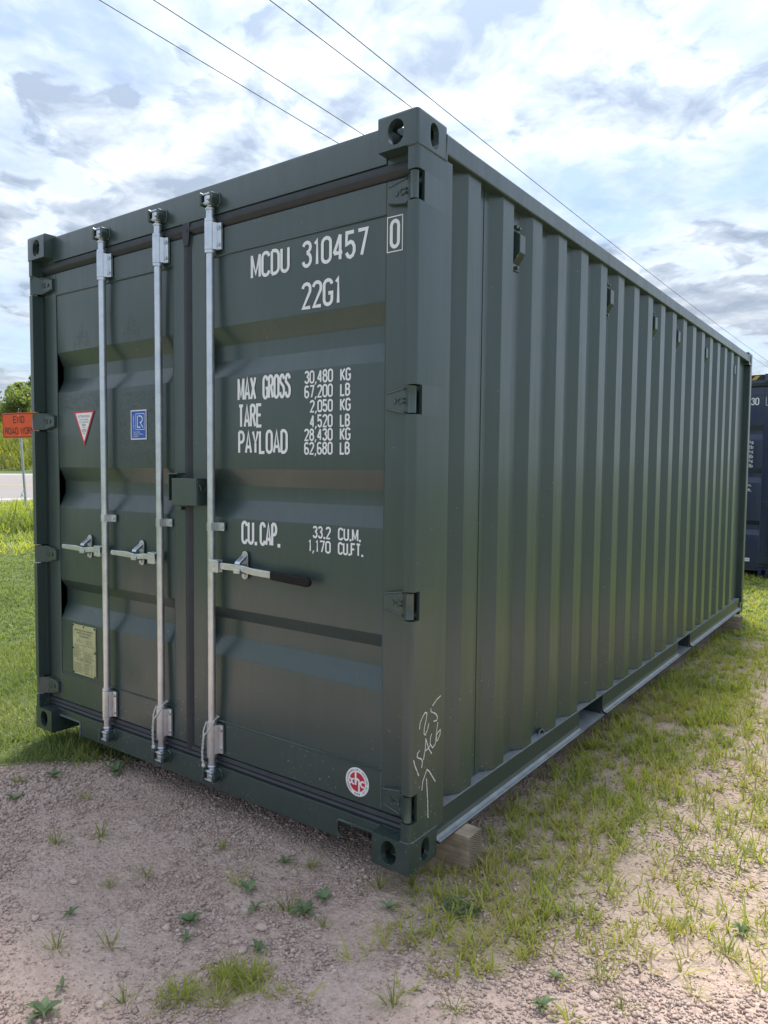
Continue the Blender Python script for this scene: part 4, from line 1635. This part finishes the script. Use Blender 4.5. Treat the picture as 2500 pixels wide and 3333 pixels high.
typed(tt, 'ft.', 2.12, 1.37 - .13, .045, YP, .05)
mark(nr, tt)
st_ = mark(nr, rect(MB(), 2.05, 2.155, .205, .255, YB), 'white', 'number_sticker')
tt = MB()
typed(tt, 'CLV 1100', 2.11, .23, .016, YB - .0004, .06)
mark(st_, tt, 'ink', 'sticker_print')


# ------------------------------------------------------------------ timber blocks
def timber(name, cx, cy, cz, lx, wy, hz, rz, label):
    mb = MB()
    nx, ny, nz = 10, 4, 5
    bm = bmesh.new()
    bmesh.ops.create_cube(bm, size=1.0)
    bmesh.ops.subdivide_edges(bm, edges=bm.edges[:], cuts=5, use_grid_fill=True)
    r = random.Random(name + label)
    for v in bm.verts:
        v.co = Vector((v.co.x * lx, v.co.y * wy, v.co.z * hz))
        e = (abs(v.co.y) > wy * .49) + (abs(v.co.z) > hz * .49)
        if e == 2:
            v.co.y *= .95
            v.co.z *= .965
        v.co += Vector((r.uniform(-.002, .002), r.uniform(-.0012, .0012), r.uniform(-.0012, .0012)))
    me = bpy.data.meshes.new(name)
    bm.to_mesh(me)
    bm.free()
    me.materials.append(M['wood'])
    me.polygons.foreach_set('use_smooth', [True] * len(me.polygons))
    me.set_sharp_from_angle(angle=rad(42))
    o = link(name, me, None, (cx, cy, cz), rot=(0, 0, rz))
    return tag(o, label, 'timber', 'timber blocks under the container')


TZ = (.0525 + ZB)
for cx, cy, rz, lb_ in ((2.515 - .20, .333, 0.0, 'weathered timber block under the green container by its chalk-marked corner post'),
                        (2.515 - .20, 5.545, rad(-2), 'weathered timber block under the green container at its end beside the navy one')):
    timber('timber_block', cx, cy, TZ / 2 - .004, .40, .098, TZ + .006, rz, lb_)


# ------------------------------------------------------------------ cords on two locking bars
def cord(xr, label, rr):
    path = []
    r0 = .029
    for a in range(-60, 245, 12):            # loop round the back and left of the bar
        q = rad(90 - a)
        path.append(Vector((xr + r0 * math.cos(q) * 1.0, .03 + r0 * .95 * math.sin(q), ZB + .345 - .028 * (a + 60) / 305)))
    loop = [p for p in path if p.y > .012 or True]
    cr = Vector((xr - .020, .0005, ZB + .262))
    l1 = [Vector((xr + .026, .022, ZB + .335)), Vector((xr + .0245, .010, ZB + .318)), Vector((xr + .012, .0005, ZB + .292)), cr]
    l2 = [Vector((xr - .024, .020, ZB + .318)), Vector((xr - .0275, .012, ZB + .295)), Vector((xr - .026, .004, ZB + .276)), cr]
    back = [Vector((xr + .0255, .026, ZB + .337)), Vector((xr + .020, .052, ZB + .340)), Vector((xr, .0575, ZB + .336)), Vector((xr - .020, .050, ZB + .328)), Vector((xr - .0245, .026, ZB + .320))]
    tail = [cr, Vector((xr - .024, .000, ZB + .235)), Vector((xr - .027 - rr, .001, ZB + .19)), Vector((xr - .030 - rr, .004, ZB + .155)), Vector((xr - .029, .006, ZB + .138))]

    def dense(P, k=7):
        out = []
        for i in range(len(P) - 1):
            for j in range(k):
                out.append(P[i].lerp(P[i + 1], j / k))
        return out + [P[-1]]
    e = empty('cord', (xr, .0, ZB + .2))

    def strands(P, rad_, off, turns, nm):
        P = dense(P)
        mb = MB()
        for ph in (0, math.pi):
            Q = []
            for i, p in enumerate(P):
                d = (P[min(i + 1, len(P) - 1)] - P[max(i - 1, 0)]).normalized()
                a = d.orthogonal().normalized() if abs(d.z) > .98 else d.cross(Vector((0, 0, 1))).normalized()
                b = d.cross(a)
                th = ph + turns * 2 * math.pi * i / len(P)
                Q.append(p + (a * math.cos(th) + b * math.sin(th)) * off)
            mb.tube(Q, rad_, 6)
        mb.v = [(v[0] - e.location.x, v[1] - e.location.y, v[2] - e.location.z) for v in mb.v]
        return mb.build(nm, 'rope', e)
    strands([back[0]] + back[1:], .0022, .0016, 7, 'loop')
    strands(l1, .0022, .0016, 6, 'loop')
    strands(l2, .0022, .0016, 5, 'loop')
    strands(tail, .0030, .0028, 5, 'tail')
    mb = MB().tube([(xr - .029, .006, ZB + .142), (xr - .029, .006, ZB + .134), (xr - .028, .006, ZB + .126), (xr - .028, .006, ZB + .120)], [.003, .0075, .0085, .003], 8)
    mb.v = [(v[0] - e.location.x, v[1] - e.location.y, v[2] - e.location.z) for v in mb.v]
    mb.build('knot', 'rope', e)
    tag(e, label, 'cord', 'white cords tied to the locking bars')


cord(1.047, 'white twisted cord tied round the foot of the middle locking bar', 0.0)
cord(1.392, "white twisted cord tied round the foot of the locking bar with the black grip", 0.003)


# ------------------------------------------------------------------ stones, weeds and tufts on the gravel
def stone_mesh(seed):
    r = np.random.default_rng(seed)
    bm = bmesh.new()
    bmesh.ops.create_icosphere(bm, subdivisions=2, radius=1.0)
    for v in bm.verts:
        k = 0.82 + 0.3 * r.random()
        v.co = Vector((v.co.x * 1.2, v.co.y * .9, v.co.z * .62)) * k
    me = bpy.data.meshes.new('stone')
    bm.to_mesh(me)
    bm.free()
    a = me.attributes.new('tint', 'FLOAT', 'POINT')
    a.data.foreach_set('value', np.full(len(me.vertices), float(r.uniform(.15, 1.0))))
    me.materials.append(M['stone'])
    return me


SM = [stone_mesh(s) for s in range(5)]
STONES = [(0.868, -0.548), (1.403, -0.619), (2.02, -0.913), (2.059, -0.606), (2.111, -0.433), (2.118, -0.499), (1.496, -0.811), (2.088, -0.835), (1.886, -0.586), (2.085, -0.517), (2.137, -0.406), (2.166, -0.519),
          (2.799, 0.29), (2.815, 0.244), (3.165, 0.163), (3.108, -0.039), (2.688, -0.318), (2.754, -0.36), (2.89, 0.97), (2.526, -0.229), (3.495, 0.239), (2.691, 0.102)]
for i, (x, y) in enumerate(STONES):
    s = rnd.uniform(.0095, .017)
    o = link('stone', SM[i % 5], None, (x, y, float(ground_z(x, y)) + s * .3), (s, s, s), (0, 0, rnd.uniform(0, 6.28)))
    tag(o, 'stone bigger than the gravel it lies in', 'stone', 'bigger stones lying in the gravel')


def leaf_mesh(seed, w=.42):
    r = random.Random(seed)
    mb = MB()
    n, m = 6, 4
    vs = []
    for i in range(n + 1):
        t = i / n
        hw = w * .5 * math.sin(math.pi * min(1, .10 + .9 * t) ** .8) * (1 if t < 1 else 0)
        hw = max(hw, .03 if t < 1 else .004)
        for j in range(m + 1):
            u = j / m * 2 - 1
            vs.append((t, u * hw, .16 * math.sin(t * 2.4) - .05 * t * t + abs(u) * .10 * math.sin(math.pi * t) + r.uniform(-.012, .012)))
    f = [(i * (m + 1) + j, i * (m + 1) + j + 1, (i + 1) * (m + 1) + j + 1, (i + 1) * (m + 1) + j) for i in range(n) for j in range(m)]
    mb.add(vs, f, True)
    me = mb.mesh('leaf')
    a = me.attributes.new('tint', 'FLOAT', 'POINT')
    a.data.foreach_set('value', [r.random()] * len(me.vertices))
    me.materials.append(M['weed'])
    return me


LM = [leaf_mesh(s, w) for s, w in ((1, .40), (2, .34), (3, .48), (4, .30))]
WEEDS = [(1.922, -1.019, 8, .052), (0.494, -0.182, 6, .062), (0.685, 0.031, 5, .075), (1.92, -0.516, 9, .050), (2.197, -0.261, 8, .060), (1.951, -0.287, 5, .048), (1.564, -0.728, 4, .040), (2.206, -0.489, 5, .048),
         (1.87, -0.935, 4, .035), (2.186, -0.154, 6, .045), (1.987, -0.584, 5, .034), (2.042, -0.345, 4, .040), (0.576, -0.414, 5, .055), (1.913, -0.059, 5, .048), (3.396, 0.516, 6, .040), (2.987, -0.034, 5, .036),
         (3.011, -0.173, 6, .045), (2.397, -0.062, 5, .045), (3.235, 0.456, 5, .038)]
for x, y, n, ln in WEEDS:
    e = empty('broadleaf_weed', (x, y, float(ground_z(x, y))))
    tag(e, 'full rosette weed of eight or nine broad leaves on the gravel' if n >= 8 else 'rosette weed of six broad leaves on the gravel' if n == 6 else
        'rosette weed of five broad leaves on the gravel' if n == 5 else 'small weed of four broad leaves on the gravel', 'weed', 'broad-leaved weeds on the gravel')
    a0 = rnd.uniform(0, 6.28)
    for k in range(n):
        s = ln * rnd.uniform(.7, 1.15)
        link('leaf', LM[rnd.randrange(4)], e, (0, 0, .004 + .001 * k), (s, s, s), (rnd.uniform(-.2, .2), rnd.uniform(-.5, .05), a0 + 2.4 * k + rnd.uniform(-.3, .3)))

# one dark clover patch
mb = MB()
for k in range(120):
    a, rr_ = rnd.uniform(0, 6.28), .045 * math.sqrt(rnd.random())
    cx, cy, cz = rr_ * 1.5 * math.cos(a), rr_ * math.sin(a), rnd.uniform(.006, .03)
    h0 = rnd.uniform(0, 6.28)
    for j in range(3):
        h = h0 + j * 2.09
        c_, s_ = math.cos(h), math.sin(h)
        q = .006
        mb.add([(cx, cy, cz), (cx + c_ * q - s_ * q * .6, cy + s_ * q + c_ * q * .6, cz + .002), (cx + c_ * q * 1.5, cy + s_ * q * 1.5, cz), (cx + c_ * q + s_ * q * .6, cy + s_ * q - c_ * q * .6, cz + .002)], [(0, 1, 2, 3)])
me = mb.mesh('clover')
a = me.attributes.new('tint', 'FLOAT', 'POINT')
a.data.foreach_set('value', [0.0] * len(me.vertices))
me.materials.append(M['weed'])
tag(link('clover_patch', me, None, (2.597, .08, float(ground_z(2.597, .08)))), 'small dark green clover patch near the timber block', 'clover')


def tuft_mesh(seed, n, L0, L1, w, tint, lean1, sp=.014):
    r = np.random.default_rng(seed)
    head = r.uniform(0, 2 * np.pi, n)
    off = np.abs(r.normal(0, sp, n))
    base = np.stack([np.cos(head) * off, np.sin(head) * off, np.full(n, -.006)], 1)
    return blade_mesh('grass_tuft', base, r.uniform(L0, L1, n), np.full(n, w) * r.uniform(.7, 1.2, n), head, r.uniform(.05, lean1, n), r.uniform(.2, 1.2, n), r.normal(tint, .18, n), 'grass')


TM = [tuft_mesh(1, 24, .04, .10, .0036, .3, .9), tuft_mesh(2, 36, .05, .12, .0030, .35, .7), tuft_mesh(3, 20, .04, .085, .0050, .65, 1.1), tuft_mesh(4, 30, .06, .14, .0026, .75, .8), tuft_mesh(5, 110, .05, .12, .0048, .62, 1.0, .035)]
TUFTS = [(1.089, -0.51, 1), (1.515, -0.553, 1), (1.7, -0.855, 0), (0.831, -0.22, 3), (1.573, -0.434, 0), (0.426, -0.315, 1), (2.222, -0.63, 4), (2.289, -0.593, 4), (2.25, -.66, 2), (2.20, -.60, 0), (2.31, -.64, 2), (2.162, -0.813, 0), (2.18, -.76, 4),
         (1.185, -0.368, 0), (2.144, -0.284, 1), (1.885, -0.274, 3), (1.814, -0.741, 0), (2.065, -0.863, 0), (2.295, -0.28, 0), (2.441, -0.186, 3), (1.642, -0.136, 0), (2.387, -0.589, 2), (2.287, -0.73, 3), (2.009, -0.028, 1),
         (2.26, -.70, 3), (2.35, -.62, 3), (2.55, -0.148, 0), (2.704, -0.046, 3), (2.807, -0.131, 2), (2.858, -0.0, 2), (3.095, 0.035, 1), (2.705, -0.244, 0), (3.338, 0.133, 3), (3.013, 1.591, 1), (2.945, 0.301, 2),
         (2.795, 0.081, 2), (3.19, -0.045, 0), (2.824, -0.351, 0), (2.671, -0.422, 1), (3.086, -0.176, 2), (3.38, 0.364, 0), (3.31, 1.08, 1), (3.269, 1.662, 1), (2.383, 0.101, 1), (3.161, 2.083, 1), (3.299, 1.354, 1), (2.45, .02, 0), (2.30, .02, 1)]
TLAB = ['loose open tuft of green grass blades in the gravel', 'dense upright tuft of fine green grass in the gravel', 'low tuft of broad yellow-green grass blades in the gravel',
        'tall thin tuft of yellowish grass in the gravel', 'thick spreading clump of yellow-green grass on the bare gravel']
for x, y, k in TUFTS:
    s = rnd.uniform(.6, .95)
    o = link('grass_tuft', TM[k], None, (x, y, float(ground_z(x, y))), (s, s, s), (0, 0, rnd.uniform(0, 6.28)))
    tag(o, TLAB[k], 'grass tuft', 'grass tufts in the gravel')


# ------------------------------------------------------------------ road sign
def at(s, t):
    return CAM.x + NV[0] * s + TV[0] * t, CAM.y + NV[1] * s + TV[1] * t


sx_, sy_ = -13.73, 7.205
sgz = float(ground_z(sx_, sy_))
sg = empty('road_sign', (sx_, sy_, sgz))
tag(sg, 'orange END ROAD WORK sign on a steel post beside the road', 'sign')
av = (TV * .60 - NV * .80)
fv = (-NV * .60 - TV * .80)
lean = Vector((-TV[0] * .052, -TV[1] * .052, 1)).normalized()
Aa = Vector((av[0], av[1], 0))
Ff = Vector((fv[0], fv[1], 0))


def smat(o3):
    m = Matrix((Aa, -Ff, lean)).transposed().to_4x4()
    m.translation = o3
    return m


pz = MB()
pz.prism([(-.035, -.004), (-.035, .012), (-.014, .012), (-.014, .03), (.014, .03), (.014, .012), (.035, .012), (.035, -.004), (.026, -.004), (.026, .004), (.006, .004), (.006, .022), (-.006, .022), (-.006, .004), (-.026, .004), (-.026, -.004)], 'z', -.15, 2.35)
pz.xform(smat(Vector((0, 0, 0))))
pz.build('post', 'galv', sg)
SC = Vector((0, 0, 0)) + lean * 2.08
wS, hS = 1.22, .61


def rounded(w, h, r, n=5):
    p = []
    for cx, cz, a0 in ((w / 2 - r, h / 2 - r, 0), (-w / 2 + r, h / 2 - r, 90), (-w / 2 + r, -h / 2 + r, 180), (w / 2 - r, -h / 2 + r, 270)):
        p += [(cx + r * math.cos(rad(a0 + 90 * i / n)), cz + r * math.sin(rad(a0 + 90 * i / n))) for i in range(n + 1)]
    return p


pn = MB().prism(rounded(wS, hS, .04), 'y', -.012, -.008).xform(smat(SC))
pno = pn.build('panel', 'orange', sg)
bd = MB()
o1, o2 = rounded(wS - .04, hS - .04, .035), rounded(wS - .072, hS - .072, .028)
n = len(o1)
bd.add([(x, -.0135, z) for x, z in o1] + [(x, -.0135, z) for x, z in o2], [(i, (i + 1) % n, n + (i + 1) % n, n + i) for i in range(n)])
bd.xform(smat(SC)).build('border', 'ink', pno)
lt = MB()
letters('END', -.20, .055, .17, .40, .024, -.0135, lt)
letters('ROAD', -.52, -.215, .17, .47, .024, -.0135, lt)
letters('WORK', .04, -.215, .17, .49, .024, -.0135, lt)
lt.xform(smat(SC)).build('lettering', 'ink', pno)
for zz in (.24, -.24):
    MB().cyl((0, -.012, zz), (0, -.018, zz), .012, 8).xform(smat(SC)).build('bolt', 'galv', pno)
tg = MB().add([(-.16, -.02, .33), (-.03, -.02, .36), (-.07, -.022, .47)], [(0, 1, 2)])
tg.tube([(-.05, -.02, .44), (.0, -.02, .52), (.10, -.03, .50)], .006, 5)
tg.xform(smat(Vector((0, 0, 0)))).build('tie_tag', 'white', sg)

# clump of long leaves below the sign
rr_ = np.random.default_rng(77)
n = 420
head = rr_.uniform(0, 2 * np.pi, n)
base = np.stack([rr_.normal(0, .55, n), rr_.normal(0, .55, n), np.full(n, -.02)], 1)
cm_ = blade_mesh('long_grass_clump', base, rr_.uniform(.35, .85, n), np.full(n, .028), head, rr_.uniform(.1, .9, n), rr_.uniform(.4, 1.4, n), rr_.normal(.12, .1, n), 'grass')
cx_, cy_ = -11.05, 6.15
tag(link('long_grass_clump', cm_, None, (cx_, cy_, float(ground_z(cx_, cy_)))), 'clump of long arching leaves at the foot of the bank below the road sign', 'plant')


# ------------------------------------------------------------------ trees beyond the meadow
def tree_meshes(seed, h, wid, nleaf, bias):
    r = random.Random(seed)
    tr_ = MB()
    lobes = []
    tr_.tube([(0, 0, -.3), (.05, 0, h * .25), (.0, .08, h * .55), (.05, .0, h * .85)], [.16, .13, .09, .03], 8)
    for k in range(9):
        a = r.uniform(0, 6.28)
        z0 = h * r.uniform(.12, .6)
        z1 = z0 + h * r.uniform(.12, .32)
        ra = wid * r.uniform(.35, .85) * (1 - .35 * (z1 / h))
        p = (math.cos(a) * ra, math.sin(a) * ra, z1)
        tr_.tube([(0, 0, z0), (p[0] * .5, p[1] * .5, (z0 + z1) / 2 + .1), p], [.05, .035, .012], 6)
        lobes.append((p, r.uniform(.55, .95) * wid * .55))
    lobes += [((r.uniform(-.3, .3), r.uniform(-.3, .3), h * q), wid * s_) for q, s_ in ((.35, .75), (.6, .6), (.82, .42), (.95, .22))]
    cen, tint = [], []
    vs, fs, tv = [], [], []
    for i in range(nleaf):
        (c, R) = lobes[r.randrange(len(lobes))]
        d = Vector((r.gauss(0, 1), r.gauss(0, 1), r.gauss(0, 1))).normalized()
        rr2 = R * (r.random() ** .4)
        p = Vector(c) + Vector((d.x * rr2, d.y * rr2, d.z * rr2 * .85))
        if p.z < h * .06:
            continue
        a1 = Vector((r.gauss(0, 1), r.gauss(0, 1), r.gauss(0, .7))).normalized()
        a2 = a1.orthogonal().normalized()
        q = Vector((r.gauss(0, 1), r.gauss(0, 1), r.gauss(0, 1))).normalized()
        a2 = (a1.cross(q)).normalized()
        s1, s2 = r.uniform(.07, .15), r.uniform(.05, .10)
        b = len(vs)
        vs += [tuple(p - a1 * s1), tuple(p + a2 * s2), tuple(p + a1 * s1), tuple(p - a2 * s2)]
        fs.append((b, b + 1, b + 2, b + 3))
        tv += [min(1, max(0, bias + r.gauss(0, .2)))] * 4
    cr_ = bpy.data.meshes.new('crown')
    cr_.from_pydata(vs, [], fs)
    a = cr_.attributes.new('tint', 'FLOAT', 'POINT')
    a.data.foreach_set('value', tv)
    cr_.materials.append(M['tree'])
    return tr_, cr_


KINDS = [tree_meshes(1, 4.6, 1.7, 5200, .30), tree_meshes(2, 3.6, 1.8, 4600, .75), tree_meshes(3, 5.2, 1.6, 5200, .40)]
KTR = []
for (tb, cr) in KINDS:
    m_ = tb.mesh('trunk')
    m_.materials.append(M['bark'])
    KTR.append((m_, cr))
TREES = [(66, -2.05, 0, 1.0, 'dark rounded tree on the rise behind the road sign'), (63.5, .1, 1, 1.0, 'lower yellow-green tree in front of the dark trees beyond the meadow'),
         (69, 1.75, 2, 0.92, 'taller tree rising behind the yellow-green one beyond the meadow'),
         (67, -5.2, 2, .95, 'tall narrow tree beside the dark rounded one beyond the meadow'), (65, 4.3, 0, 1.05, 'dark rounded tree hidden behind the container, beyond the meadow')]
for s, t, k, sc, lbl in TREES:
    x, y = at(s, t)
    e = empty('tree', (x, y, float(ground_z(x, y))), s * 1.7)
    tag(e, lbl, 'tree', 'trees beyond the meadow')
    link('trunk', KTR[k][0], e, (0, 0, 0), (sc, sc, sc))
    link('crown', KTR[k][1], e, (0, 0, 0), (sc, sc, sc))
# undergrowth at the wood's edge
n = 2600
s = nrg.uniform(60, 66, n)
t = nrg.uniform(-14, 14, n)
x, y = CAM.x + NV[0] * s + TV[0] * t, CAM.y + NV[1] * s + TV[1] * t
ug = tuft_blades(x, y, 5, nrg.uniform(.5, 1.5, n), np.full(n, .12), .1, .05, .7, np.full(n, .12), .12, .3)
tag(link('undergrowth', blade_mesh('undergrowth', *ug, 'meadow')), 'dark undergrowth along the foot of the trees', 'undergrowth', kind='stuff')


# ------------------------------------------------------------------ overhead lines
WH = CAM.z + 7.5
POLES = (-22.0, 84.0)
WX = (-7.15, -6.42, -4.87, -4.36)
for py_ in POLES:
    e = empty('utility_pole', (-5.7, py_ - .0, float(ground_z(-5.7, py_))))
    tag(e, 'wooden utility pole carrying the overhead wires', 'pole', 'poles of the overhead line')
    hh = WH + .35 - e.location.z + 1.18
    MB().tube([(0, 0, -.6), (0, 0, hh)], [.16, .10], 12).build('pole_shaft', 'polewood', e)
    MB().box(-1.7, 1.6, .11, .21, hh - 1.03, hh - .93).build('crossarm', 'polewood', e)
    for wx in WX:
        MB().tube([(wx + 5.7, .16, hh - .935), (wx + 5.7, .16, hh - .83)], [.04, .05], 8).build('insulator', 'galv', e)
LBW = ('overhead wire nearest the tall trees, outermost of the four', 'overhead wire running close beside the outermost wire', 'inner overhead wire passing behind the near top corner casting', 'overhead wire crossing the sky above the long side of the green container')
for wx, lw in zip(WX, LBW):
    pts = []
    for i in range(61):
        q = i / 60
        y = POLES[0] + (POLES[1] - POLES[0]) * q + .16
        sag = .9 * 4 * q * (1 - q)
        pts.append((wx, y, WH + .7 - sag))
    o = MB().tube(pts, .0085, 6).build('power_line', 'wire')
    tag(o, lw, 'wire', 'overhead power lines')
